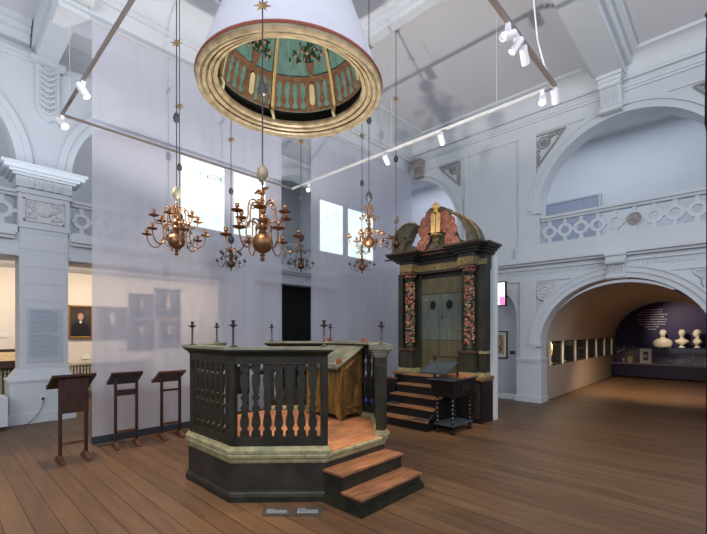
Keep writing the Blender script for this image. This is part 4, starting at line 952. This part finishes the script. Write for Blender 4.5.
# counter with glass case at the end
t = thing('purple_counter', 'long dark purple display counter with a glass case, at the end of the vaulted bay', 'counter', (16.9, 1.65, 0))
MB().box(16.6, 17.24, .19, 3.11, .04, .46).build('counter_front', purple_dk, t); MB().box(16.56, 17.24, .19, 3.11, .46, .5).build('counter_ledge', mat('grey_violet_ledge', (120, 108, 124), .4), t)
MB().box(16.58, 16.585, .19, 3.11, .5, 1.04).build('glass_front', glass, t); MB().box(16.95, 17.24, .19, 3.11, .5, 1.04).build('case_back', purple, t); MB().box(16.57, 17.24, .19, 3.11, 1.04, 1.06).build('case_top', purple_dk, t)
mb = MB()
for y_ in (.9, 1.9): mb.box(16.578, 16.588, y_-.006, y_+.006, .5, 1.04)
mb.build('glass_joint', mat('grey_joint', (110, 104, 120), .5), t)
def py(u, v, x): return uvx(u, v, x)
ya, zt = py(640, 348.5, 16.75); yb, _ = py(651.5, 348.5, 16.75); 
t = thing('framed_print', 'white-framed small print standing in the purple counter case, below the draped bust', 'picture', (16.75, (ya+yb)/2, .5))
MB().box(16.74, 16.77, yb, ya, .5, 1.0).build('frame', paper, t); MB().box(16.73, 16.745, yb+.09, ya-.09, .6, .9).build('print', canvas_dk, t); MB().ball((16.73, (ya+yb)/2, .74), .06, .15).build('print_figure', parch, t)
y_, _ = py(630, 358, 16.75); tag(MB().box(16.74, 16.78, y_-.07, y_+.07, .5, .72).build('exhibit_card', parch), 'small cream upright card in the purple counter case, left of the framed print', 'card')
y_, _ = py(623.5, 358, 16.75); tag(MB().lathe((16.76, y_, .5), [(.04, 0), (.01, .02), (.012, .08), (.04, .1), (.03, .15), (.0, .15)], 10).build('small_goblet', marble, smooth=True), 'tiny pale goblet at the left of the purple counter case', 'goblet')
mb = MB()
for k in range(6): y_ = py(617+k*1.3, 345, 16.9)[0]; mb.box(16.93, 16.948, y_-.05, y_+.02, .84+k*.025, .86+k*.025)
tag(mb.build('white_lettering', ink_light), 'slanting white lettering inside the counter case at its left end', 'lettering')

def bust(u, zb_, s, label, drape, turn=0, tilt=0, base=True):
    y_, _ = uvx(u, 346, 16.9)
    t = thing('marble_bust', label, 'bust', (16.85, y_, 1.06), 'busts on the purple counter', pi+turn)   # local +x faces the room
    body = MB(); z0 = .0
    if base: body.lathe((0, 0, 0), [(.09*s, 0), (.085*s, .03*s), (.04*s, .06*s), (.045*s, .1*s), (.07*s, .13*s)], 16); z0 = .1*s
    # chest, shoulders, neck as stacked ellipses
    if drape: secs = [(0, .13, .24), (.06, .14, .26), (.14, .14, .27), (.22, .13, .25), (.28, .1, .17), (.31, .07, .08), (.36, .06, .062)]
    else: secs = [(0, .05, .07), (.05, .09, .15), (.1, .1, .19), (.15, .09, .18), (.19, .07, .1), (.22, .055, .058), (.28, .05, .052)]
    ringsl = []
    for z, rx, ry in secs: ringsl.append([(rx*s*cos(2*pi*i/20), ry*s*sin(2*pi*i/20), z0+z*s) for i in range(20)])
    body.rings(ringsl); hz = z0+secs[-1][0]*s+.1*s
    hx = .015*s
    body.ball((hx, 0, hz), .1*s, 1.0, .8, 1.22, 20, 14); body.ball((hx+.035*s, 0, hz-.06*s), .065*s, .9, .8, .9)
    body.ball((hx+.1*s, 0, hz-.01*s), .022*s, 1, .7, 1.5); body.ball((hx+.085*s, 0, hz+.035*s), .03*s, .5, 2, .5)
    body.ball((hx+.09*s, 0, hz-.06*s), .02*s, .6, 1.6, .5)
    for q in (-1, 1): body.ball((hx-.005*s, q*.08*s, hz), .025*s, .7, .4, 1.3)
    o = body.build('bust_body', marble, t, local=True, smooth=True)
    hair = MB(); rnd = random.Random(int(u))
    for k in range(34):
        a = rnd.uniform(.6, 2*pi-.6); e = rnd.uniform(.1, 1.3); hair.ball((hx-.01*s+cos(a)*cos(e)*.095*s, sin(a)*cos(e)*.08*s, hz+.01*s+sin(e)*.115*s), .026*s, 1, 1, 1, 8, 6)
    hair.build('carved_curls', marble, t, local=True, smooth=True)
    if drape:
        dr = MB()
        for k in range(7): dr.tube([(.1*s, -.24*s, z0+(.2-.02*k)*s), (.16*s, -.08*s, z0+(.13-.022*k)*s), (.165*s, .06*s, z0+(.15-.02*k)*s), (.1*s, .22*s, z0+(.24-.03*k)*s)], .014*s, 6)
        dr.build('carved_drapery', marble, t, local=True, smooth=True)
bust(663, 1.06, .98, 'white marble bust in a draped robe, widest of the three on the counter', True, base=False)
bust(682, 1.06, .95, 'white marble bust with narrow chest on a round foot, middle of the three', False)
bust(697.5, 1.06, .95, 'white marble bust turned to the side, at the right end of the counter', False, turn=R(-60))

# ================================================================= HANGING CANOPY
DC = Vector((3.0, 3.86)); ZR = 4.42
can = thing('hanging_canopy', 'white bell-shaped wooden canopy with gilt rim and painted inside, hanging over the platform', 'canopy', (DC.x, DC.y, ZR))
LO = (DC.x, DC.y, 0)
MB().lathe(LO, [(1.03, 4.5), (1.02, 4.6), (.98, 4.78), (.91, 4.98), (.83, 5.2), (.74, 5.45), (.63, 5.68), (.5, 5.88), (.3, 6.06), (.1, 6.13), (0, 6.14)], 64, cap=False).build('outer_shell', dome_white, can, smooth=True)
MB().lathe(LO, [(1.03, 4.49), (1.085, 4.485), (1.095, 4.5), (1.085, 4.52), (1.03, 4.53)], 64, cap=False).build('red_rim_edge', rimred, can, smooth=True)
rim = [(1.08, 4.49), (1.085, 4.47), (1.08, 4.445), (1.06, 4.43), (1.045, 4.432), (1.035, 4.45), (1.02, 4.452), (1.01, 4.44), (.99, 4.442), (.975, 4.46), (.972, 4.485), (.955, 4.487), (.95, 4.47), (.93, 4.468), (.915, 4.48), (.91, 4.51), (.895, 4.513), (.89, 4.495), (.87, 4.495), (.85, 4.51), (.845, 4.54), (.85, 4.57)]
MB().lathe(LO, rim, 72, cap=False).build('gilt_rim', rimcream, can)
mb = MB()
for r0, z in ((.9725, 4.478),): mb.torus((DC.x, DC.y, z-.004), r0, .007, 'z', 64, 6)
mb.build('dark_rim_groove', black, can)
mb = MB(); mb.torus((DC.x, DC.y, 4.505), .912, .007, 'z', 64, 6); mb.build('dark_rim_groove', black, can)
mb = MB(); mb.torus((DC.x, DC.y, 4.447), 1.027, .006, 'z', 64, 6); mb.build('rim_bead', MATS['grey_green_paint'], can)
lin_prof = [(.9, 4.72), (.85, 4.96), (.77, 5.2), (.67, 5.45), (.54, 5.68), (.34, 5.88), (0, 6.02)]
MB().lathe(LO, [(.85, 4.565), (.9, 4.6), (.9, 4.73)], 64, cap=False).build('dark_inner_band', black, can, smooth=True)
MB().lathe(LO, lin_prof, 64, cap=False).build('painted_lining', teal, can, smooth=True)
def rin(z):
    for (r0, z0), (r1, z1) in zip(lin_prof, lin_prof[1:]):
        if z0 <= z <= z1: return r0+(r1-r0)*(z-z0)/(z1-z0)
    return .9
def curved(mb, pts, ins=.012):   # pts: (angle, z) polygon on the inner surface
    mb.prism([(DC.x+(rin(z)-ins)*cos(a), DC.y+(rin(z)-ins)*sin(a), z) for a, z in pts], None, Vector((0, 0, 0)))
def patch(mb, quad_rows, ins):   # rows of (z, a0, a1)
    rows = []
    for z, a0, a1 in quad_rows:
        rows.append([(DC.x+(rin(z)-ins)*cos(a0+(a1-a0)*k/3), DC.y+(rin(z)-ins)*sin(a0+(a1-a0)*k/3), z) for k in range(4)])
    mb.rings(rows, close=False, cap=False)
# painted balustrade
bl = [(4.73, 1), (4.76, 1), (4.77, .55), (4.8, .5), (4.84, .95), (4.87, 1), (4.9, .75), (4.94, .45), (4.97, .45), (4.99, .85), (5.01, .5), (5.03, .5), (5.06, .9), (5.08, 1)]
NB = 48
panels = [R(32+60*k) for k in range(6)]
for k in range(NB):
    a = 2*pi*k/NB
    if min(abs((a-p+pi) % (2*pi)-pi) for p in panels) < .09: continue
    mb = MB(); patch(mb, [(z, a-.047*w_, a+.047*w_) for z, w_ in bl], .008); mb.build('painted_baluster', brownp, can)
mb = MB()
for z0, z1 in ((4.72, 4.745), (5.08, 5.15)):
    mb.rings([[(DC.x+(rin(z)-.012)*cos(2*pi*k/64), DC.y+(rin(z)-.012)*sin(2*pi*k/64), z) for k in range(64)] for z in (z0, z1)], close=True, cap=False)
mb.build('painted_handrail', brownp, can)
for pa in panels:
    patch_m = MB(); patch(patch_m, [(4.74, pa-.085, pa+.085), (5.1, pa-.085, pa+.085)], .012); o = patch_m.build('painted_pedestal', brownp, can)
    mb = MB(); rows = [(4.79, .3), (4.81, .8), (4.83, 1), (5.0, 1), (5.03, .8), (5.05, .3)]; patch(mb, [(z, pa-.045*w_, pa+.045*w_) for z, w_ in rows], .034); mb.build('cream_inset', creamp, o)
    vs = MB(); patch(vs, [(5.14, pa-.05, pa+.05), (5.17, pa-.035, pa+.035), (5.22, pa-.07, pa+.07), (5.29, pa-.085, pa+.085), (5.3, pa-.1, pa+.1)], .018); vo = vs.build('painted_vase', brownp, can)
    rnd = random.Random(int(pa*100)); lf = MB(); fb = MB()
    for k in range(60):
        da = rnd.gauss(0, .15); z = 5.33+abs(rnd.gauss(0, .09))-abs(da)*.1; L = rnd.uniform(.025, .05)
        z = min(z, 5.56)
        c = Vector((DC.x+(rin(z)-.02)*cos(pa+da), DC.y+(rin(z)-.02)*sin(pa+da), z)); tn = Vector((-sin(pa+da), cos(pa+da), 0)); ang = rnd.uniform(0, pi); dd = tn*cos(ang)+Vector((0, 0, 1))*sin(ang); pp = tn*-sin(ang)+Vector((0, 0, 1))*cos(ang)
        v_ = [lf.bm.verts.new(c+q) for q in (dd*L, pp*L*.32, -dd*L, -pp*L*.32)]; lf.bm.faces.new(v_)
    for da, z, r_ in ((0, 5.57, .034), (-.13, 5.44, .03), (.14, 5.43, .032), (-.26, 5.36, .034), (.27, 5.38, .03), (.04, 5.41, .036), (-.06, 5.36, .03), (.1, 5.34, .026), (-.2, 5.28, .03), (.2, 5.3, .026)):
        c = (DC.x+(rin(z)-.026)*cos(pa+da), DC.y+(rin(z)-.026)*sin(pa+da), z); fb.ball(c, r_, .45, .45, 1, 10, 6)
    lf.build('painted_leaves', leafp, vo); fb.build('painted_flowers', rosep, vo, smooth=True)
for aa in [R(7+60*k) for k in range(6)]:
    pts = [(DC.x+(rin(z)-.03)*cos(aa+.05), DC.y+(rin(z)-.03)*sin(aa+.05), z) for z in (4.72, 5.0, 5.3, 5.62, 5.85, 6.0)]
    mb = MB(); mb.tube([(DC.x+.85*cos(aa+.05), DC.y+.85*sin(aa+.05), 4.62)]+pts, .025, 4); mb.build('timber_rib', ribwood, can)
    mb = MB(); mb.tube([(DC.x+.86*cos(aa+.03), DC.y+.86*sin(aa+.03), 4.56), (DC.x+.84*cos(aa+.05), DC.y+.84*sin(aa+.05), 4.62), (DC.x+.86*cos(aa+.07), DC.y+.86*sin(aa+.07), 4.68)], .022, 6); mb.build('rib_foot', creamp, can, smooth=True)
MB().tube([(DC.x, DC.y, 6.25), (DC.x, DC.y, ZC)], .02, 8).build('hanging_rod', iron, can)

# ================================================================= CHANDELIERS
stem_p = [(.0, -.235), (.022, -.23), (.03, -.2), (.018, -.175), (.034, -.155), (.02, -.135), (.03, -.125)]
for k in range(13): a = -pi/2+.25+(pi-.4)*k/12; stem_p.append((.13*cos(a), .13*sin(a)))
ball_p = stem_p
up_p = [(.05, .125), (.055, .14), (.035, .155), (.06, .18), (.065, .2), (.04, .22), (.03, .25), (.05, .28), (.055, .3), (.035, .32), (.026, .36), (.045, .39), (.045, .41), (.026, .43), (.035, .47), (.022, .5), (.03, .53), (.016, .56), (.02, .6), (.01, .63), (.0, .64)]
ball_me = {}
def me_cache(key, fn):
    if key not in ball_me: ball_me[key] = fn()
    return ball_me[key]
def arm_mesh(kind, m):
    mb = MB()
    if kind == 'low': path = [(.03, 0, .2), (.09, 0, .26), (.16, 0, .27), (.2, 0, .2), (.2, 0, .08), (.22, 0, -.02), (.28, 0, -.1), (.36, 0, -.1), (.42, 0, -.04), (.445, 0, .05), (.45, 0, .08)]
    else: path = [(.03, 0, .4), (.06, 0, .49), (.12, 0, .53), (.17, 0, .5), (.19, 0, .42), (.19, 0, .33), (.22, 0, .25), (.28, 0, .24), (.32, 0, .29), (.33, 0, .33)]
    # smooth
    P = [Vector(p) for p in path]; out = []
    for i in range(len(P)-1):
        p0, p1, p2, p3 = P[max(i-1, 0)], P[i], P[i+1], P[min(i+2, len(P)-1)]
        for k in range(3):
            t_ = k/3; out.append(.5*((2*p1)+(p2-p0)*t_+(2*p0-5*p1+4*p2-p3)*t_*t_+(3*p1-p0-3*p2+p3)*t_**3))
    out.append(P[-1]); mb.tube(out, .0095, 6)
    c = P[2]; sc = [(c.x+.02+(.045-.004*k)*cos(-k*.8+1.5), 0, c.z-.05+(.045-.004*k)*sin(-k*.8+1.5)) for k in range(9)]; mb.tube(sc, .007, 5)
    return mb.mesh('arm', m, True)
def pan_mesh(m): return MB().lathe((0, 0, 0), [(.012, -.02), (.03, -.012), (.07, .0), (.078, .012), (.072, .014), (.03, .006), (.014, .008)], 14).mesh('drip_pan', m, True)
def cup_mesh(m): return MB().lathe((0, 0, 0), [(.014, .008), (.024, .02), (.014, .035), (.022, .05), (.028, .055), (.026, .085), (.03, .09), (.018, .09), (.016, .06)], 12).mesh('candle_cup', m, True)
def star_mesh():
    mb = MB(); pts = []
    for k in range(12): a = pi*k/6+.2; r_ = .085 if k % 2 == 0 else .032; pts.append((r_*cos(a), r_*sin(a), 0))
    c0 = mb.bm.verts.new((0, 0, .02)); c1 = mb.bm.verts.new((0, 0, -.02)); v = [mb.bm.verts.new(p) for p in pts]
    for i in range(12): mb.bm.faces.new([v[i], v[(i+1) % 12], c0]); mb.bm.faces.new([v[(i+1) % 12], v[i], c1])
    return mb.mesh('star', starmat)
def chandelier(x, y, zball, W, label, tiers=((6, 'low', 0), (6, 'up', .5)), m=brass, balls=(4.1,), star_z=5.05, dark=False, eagle=False, top_tier=False, rod_r=.006):
    mk = m.name; t = thing('brass_chandelier', label, 'chandelier', (x, y, zball), 'brass chandeliers')
    def add(name, me, loc, rz=0, parent=t, s=W):
        o = bpy.data.objects.new(name, me); COL.objects.link(o); o.parent = parent; o.location = loc; o.rotation_euler = (0, 0, rz); o.scale = (s, s, s); return o
    add('globe', me_cache(('b', mk), lambda: MB().lathe((0, 0, 0), ball_p, 24).mesh('globe', m, True)), (0, 0, 0))
    add('stem', me_cache(('s', mk), lambda: MB().lathe((0, 0, 0), up_p, 16).mesh('stem', m, True)), (0, 0, 0))
    for n_, kind, ph in tiers:
        am = me_cache(('a', kind, mk), lambda: arm_mesh(kind, m)); r_, z_ = (.45, .09) if kind == 'low' else (.33, .35)
        for k in range(n_):
            o = add('arm', am, (0, 0, 0), 2*pi*(k+ph)/n_+.35)
            add('drip_pan', me_cache(('p', mk), lambda: pan_mesh(m)), (r_, 0, z_), 0, o, 1); add('candle_cup', me_cache(('c', mk), lambda: cup_mesh(m)), (r_, 0, z_), 0, o, 1)
    if top_tier:
        o = add('upper_branches', me_cache(('u', mk), lambda: top_mesh(m)), (0, 0, .28*W))
    if eagle: add('eagle_finial', me_cache(('e', mk), lambda: eagle_mesh(m)), (0, 0, .6*W))
    top = .63*W+(.1*W if eagle else 0)+(.22*W if top_tier else 0)
    wb = zball+top+.1
    add('weight_ball', me_cache('wb%d' % dark, lambda: MB().lathe((0, 0, 0), [(.0, -.075), (.025, -.07), (.05, -.03), (.052, .0), (.045, .035), (.02, .065), (.01, .08)], 16).mesh('weight_ball', ballmat_dk if dark else ballmat, True)), (0, 0, wb-zball), s=1)
    for bz in balls: add('weight_ball', me_cache('wb2%d' % dark, lambda: MB().lathe((0, 0, 0), [(.0, -.06), (.03, -.045), (.04, .0), (.03, .04), (.008, .07)], 14).mesh('weight_ball', ballmat_dk, True)), (0, 0, bz-zball), s=1)
    add('star', me_cache('star', star_mesh), (0, 0, star_z-zball), s=1).rotation_euler = (R(66), R(12), R(-50))
    MB().tube([(x, y, zball+top-.05), (x, y, ZC)], rod_r, 6).build('hanging_rod', iron, t)
    return t
def top_mesh(m):
    mb = MB()
    for k in range(6):
        a = k*pi/3; mb.tube([(cos(a)*r_, sin(a)*r_, z) for r_, z in ((.02, .25), (.07, .32), (.12, .3), (.14, .22), (.18, .2), (.2, .24))], .009, 6); mb.lathe((cos(a)*.2, sin(a)*.2, .24), [(.01, 0), (.035, .008), (.012, .012), (.018, .04), (.0, .04)], 8)
        mb.tube([(cos(a)*r_, sin(a)*r_, z) for r_, z in ((.02, .45), (.08, .52), (.13, .47), (.1, .4), (.07, .43))], .009, 6)
    mb.lathe((0, 0, .3), [(.03, 0), (.04, .05), (.02, .1), (.035, .15), (.015, .2), (.02, .25), (0, .3)], 12)
    return mb.mesh('upper_branches', m, True)
def eagle_mesh(m):
    mb = MB(); mb.ball((0, 0, .04), .035, 1, 1, 1.3); mb.ball((.03, 0, .09), .018)
    for s_ in (-1, 1): mb.tube([(0, s_*.02, .05), (-.01, s_*.07, .075), (-.02, s_*.13, .055), (-.02, s_*.16, .07)], [.02, .022, .014, .004], 6)
    mb.tube([(-.02, 0, .03), (-.08, 0, .0)], [.02, .004], 6); mb.torus((0, 0, .15), .02, .005, 'x', 12)
    return mb.mesh('eagle_finial', m, True)
def at(u, d): t_ = (u-353.5)/F; return d*(.727+.687*t_), d*(.687-.727*t_)
def CH(u, v, d, W, label, **k):
    x, y = at(u, d); return chandelier(x, y, 1.6-(v-331)*d/F, W, label, **k)
CH(262.5, 243, 3.45, .68, 'largest brass chandelier with a bird finial, hanging nearest in front of the white canopy', eagle=True, balls=(3.68,), star_z=4.4)
CH(176.5, 241, 4.8, .75, 'left brass chandelier, hanging over the lecterns beside the first projected page', balls=(4.15,), star_z=5.05, )
CH(179.5, 243, 6.25, .5, 'small brass chandelier almost hidden directly behind the left chandelier', balls=(4.15,), star_z=5.1, m=brass_dark, dark=True)
CH(231, 264, 6.75, .5, 'small dark brass chandelier hanging low, left behind the largest chandelier', balls=(3.95,), star_z=4.82, m=brass_dark, dark=True)
CH(301, 266, 7.2, .48, 'small dark brass chandelier in the gap between the gauze screens', balls=(4.0,), star_z=5.0, m=brass_dark, dark=True, tiers=((6, 'low', 0),), top_tier=True)
CH(369, 242, 6.0, .68, 'brass chandelier with an extra small upper tier, hanging left of the ark top', balls=(4.75,), star_z=5.85, dark=True, tiers=((6, 'low', 0),), top_tier=True)
CH(362, 267, 7.6, .52, 'small brass chandelier hanging lowest, just below the tiered chandelier by the ark', balls=(4.4,), star_z=5.3, tiers=((6, 'low', 0),), top_tier=True)
CH(396, 244, 7.0, .52, 'small brass chandelier overlapping the left end of the ark pediment', balls=(4.6,), star_z=5.65, m=brass_dark, tiers=((6, 'low', 0),))

# ================================================================= LIGHTING TRACK
TZ = 4.45; TX0, TX1, TY0, TY1 = 1.2, 5.0, 1.5, 6.42
trk = thing('lighting_track', 'rectangular hanging lighting track around the white canopy', 'lighting track', (3.1, 4, TZ))
MB().box(TX0-.014, TX0+.014, TY0, TY1, TZ-.018, TZ+.018).build('track_bar', track_dark, trk); MB().box(TX1-.014, TX1+.014, TY0, TY1, TZ-.018, TZ+.018).build('track_bar', track_m, trk)
MB().box(TX0, TX1, TY0-.02, TY0+.02, TZ-.02, TZ+.02).build('track_bar', track_dark, trk); MB().box(TX0, TX1, TY1-.012, TY1+.012, TZ-.015, TZ+.015).build('track_bar', track_dark, trk)
for x, y in ((TX0, 2.2), (TX0, 6.0), (TX1, 2.2), (TX1, 6.0), (TX1, 3.9), (TX0, 3.9)): MB().tube([(x, y, TZ), (x, y, ZC)], .0025, 5).build('suspension_wire', track_m, trk)
wx, wy = TX1-.3, TY0+.1
MB().tube([(4.6, 1.6, ZC), (4.62, 1.55, 6.0), (4.58, 1.6, 5.3), (4.6, 1.56, 4.8), (4.7, 1.52, 4.55), (4.9, 1.5, TZ+.02)], .008, 6).build('feed_cable', lampwhite, trk, smooth=True)
def spot_head(x, y, aim, label, lit=True, size=0.0400):
    t = thing('track_spotlight', label, 'spotlight', (x, y, TZ), 'white spotlights on the hanging track')
    MB().box(x-.02, x+.02, y-.02, y+.02, TZ-.09, TZ-.02).build('adapter', lampwhite, t)
    d = Vector(aim).normalized(); c = Vector((x, y, TZ-.13)); n = 16
    a = d.cross(Vector((0, 0, 1))).normalized(); b_ = d.cross(a)
    def ring(o_, r_): return [c+d*o_+a*r_*cos(2*pi*k/n)+b_*r_*sin(2*pi*k/n) for k in range(n)]
    mb = MB(); mb.rings([ring(-.09, size*.6), ring(-.08, size*.95), ring(.05, size), ring(.07, size), ring(.07, size*.8), ring(.055, size*.78)]); mb.build('lamp_head', lampwhite, t, smooth=True)
    if lit: mb = MB(); mb.rings([ring(.0565, size*.74), ring(.06, size*.74)]); mb.build('lens', lampglow, t)
    return c+d*.09
heads = []
heads.append(spot_head(TX0, TY1-.02, (.3, -.6, -.6), 'lit white spotlight at the far left corner of the track', size=0.0560))
heads.append(spot_head(TX0, 5.35, (.5, -.2, -.9), 'lit white spotlight on the left arm of the track, above the corner one', size=0.0480))
heads.append(spot_head(4.95, 1.62, (-.55, -.1, -.85), 'lit white spotlight just below the near right corner of the track', size=0.0440))
heads.append(spot_head(TX1, 1.5, (.6, .1, -.5), 'white spotlight turned away at the near right corner of the track', lit=False, size=0.0440))
heads.append(spot_head(3.85, 1.5, (-.4, .5, -.9), 'lit white spotlight at the top of the right track arm, middle of the cluster', size=0.0360))
heads.append(spot_head(4.06, 1.5, (.7, .1, -.5), 'white spotlight turned right at the top of the right track arm', lit=False, size=0.0400))
heads.append(spot_head(3.66, 1.5, (-.7, .3, -.4), 'white spotlight turned left at the top of the right track arm', lit=False, size=0.0400))
for yy, lab in ((3.0, 'white spotlight on the long track right of the canopy, nearest of its three'), (4.0, 'white spotlight on the long track right of the canopy, middle of its three')): heads.append(spot_head(TX1, yy, (.8, .2, -.5), lab, lit=False, size=0.0440))
heads.append(spot_head(TX1, 5.9, (-.6, -.4, -.5), 'lit small white spotlight on the long track, farthest, near the dark doorway', size=0.0400))

# black banner pole at right edge
x, y = at(706, 2.6); z1 = 1.6+(331-14)*2.6/F; z0 = 1.6+(331-197)*2.6/F
t = thing('tall_black_banner', 'tall narrow black banner on a pole, cut by the right edge of the photo', 'banner', (x, y, 0))
MB().tube([(x+.01, y-.012, 0), (x+.01, y-.012, z1)], .012, 8).build('pole', black, t); MB().ball((x+.01, y-.012, z1), .02).build('pole_tip', steel, t)
ex = Vector((.687, -.727)); mb = MB()
pts = [(-.012, z1-.15), (.2, z1-.15), (.25, z0+.5), (.25, z0), (.015, z0), (-.005, z0+.4), (-.02, z1-.7)]
mb.prism([(x+ex.x*(p+.02), y+ex.y*(p+.02), z) for p, z in pts], None, (.008, .008, 0)); mb.build('cloth', black, t)

# ================================================================= LIGHTS
def area(loc, aim, sx, sy, power, c, name='daylight'):
    l = bpy.data.lights.new(name, 'AREA'); l.shape = 'RECTANGLE'; l.size = sx; l.size_y = sy; l.energy = power; l.color = c
    o = bpy.data.objects.new(name, l); COL.objects.link(o); o.location = loc; dv = Vector(aim)-Vector(loc); o.rotation_euler = (0, 0, 0) if (abs(dv.x)+abs(dv.y) < 1e-6 and dv.z < 0) else ((pi, 0, 0) if abs(dv.x)+abs(dv.y) < 1e-6 else dv.to_track_quat('-Z', 'Y').to_euler()); return o
def spot(loc, aim, power, ang, c=(1, .72, .48), blend=.6, r_=.04, name='track_spot_light'):
    l = bpy.data.lights.new(name, 'SPOT'); l.energy = power; l.spot_size = R(ang); l.spot_blend = blend; l.color = c; l.shadow_soft_size = r_
    o = bpy.data.objects.new(name, l); COL.objects.link(o); o.location = loc; o.rotation_euler = (Vector(aim)-Vector(loc)).to_track_quat('-Z', 'Y').to_euler(); return o
cool = (.86, .91, 1)
area((-3.6, 1, 5), (8, 5, 3.6), 6, 3, 290, cool, 'hall_fill_light')  # unseen cool fill lights added behind the camera, no windows stand there
area((2.5, -3.6, 5), (4, 8, 4), 7, 3, 290, cool, 'hall_fill_light')
area((11.2, 1.6, 6.8), (11.2, 1.6, 3.4), 1.6, 4, 45, (.82, .88, 1), 'gallery_light')
area((11.2, 7, 6.8), (11.2, 7, 3.4), 1.6, 4, 60, (.84, .85, 1), 'gallery_light')
area((3, 10.5, 6.8), (3, 10.5, 3.4), 9, 1.5, 45, cool, 'gallery_light')
area((3, 8, 4.2), (3, 8, 6.9), 9, 1.5, 60, cool, 'aisle_ceiling_fill')  # unseen fill light added to brighten the aisle ceiling
up = spot((3.08, 3.52, 1.95), (3.2, 3.75, 7), 620, 122, (1, .93, .86), .25, .03, 'platform_uplight')
area((2.5, 10.3, 2.85), (2.5, 11.6, 1.2), 8, .4, 100, (1, .84, .68), 'aisle_light')
# warm spots from the track
spot((TX1-.1, 1.6, TZ-.25), (3.0, 3.6, .6), 380, 36)
spot((TX0+.1, 5.3, TZ-.25), (4.2, 3.2, .2), 420, 48, r_=.015)
spot((TX0+.1, 6.3, TZ-.25), (1.5, 4.5, 0), 260, 80)
spot((3.85, 1.6, TZ-.25), (2.6, 3.4, .4), 150, 40)
spot((3.0, 1.6, TZ-.25), (6.0, 4.0, .6), 420, 34)
spot((TX1, 2.9, TZ-.25), (6.6, 4.0, 3.3), 100, 45)
spot((TX1, 5.0, TZ-.25), (6.6, 4.0, 2.2), 70, 60)
spot((TX0, 2.5, TZ-.25), (1.2, 3.6, 0), 170, 80)
spot((TX1, 2.2, TZ-.25), (5.2, 2.2, 0), 60, 80)
spot((3.0, 6.3, TZ-.25), (2.0, 5.8, 0), 90, 70)
for k_ in range(6): area(((vx[k_]+vx[k_+1])/2, YV+.06, CZ1-.06), ((vx[k_]+vx[k_+1])/2, YV+.2, CZ0), .3, .06, (5, 2.5, 2.5, 2.5, 2, 2)[k_], (1, .85, .6), 'case_fill_light')  # small unseen fill lights added so the exhibits show up
# vaulted bay
spot((11.9, 1.65, 2.5), (12.9, 1.4, 0), 330, 105, (1, .74, .46), .8, .1, 'bay_spot_light')
spot((15.0, 1.65, 2.3), (17.2, 1.1, 1.6), 150, 60, (1, .85, .68), .8, .05, 'bay_spot_light')
spot((10.6, 1.0, 2.4), (10.9, 3.1, .9), 14, 75, (1, .8, .55), .8, .05, 'bay_spot_light')
w = bpy.data.worlds.new('world'); scn.world = w; w.use_nodes = True
w.node_tree.nodes['Background'].inputs[0].default_value = (.68, .73, .85, 1); w.node_tree.nodes['Background'].inputs[1].default_value = .45
scn.view_settings.view_transform = 'Standard'; scn.view_settings.look = 'None'; scn.view_settings.exposure = 0; scn.view_settings.gamma = 1
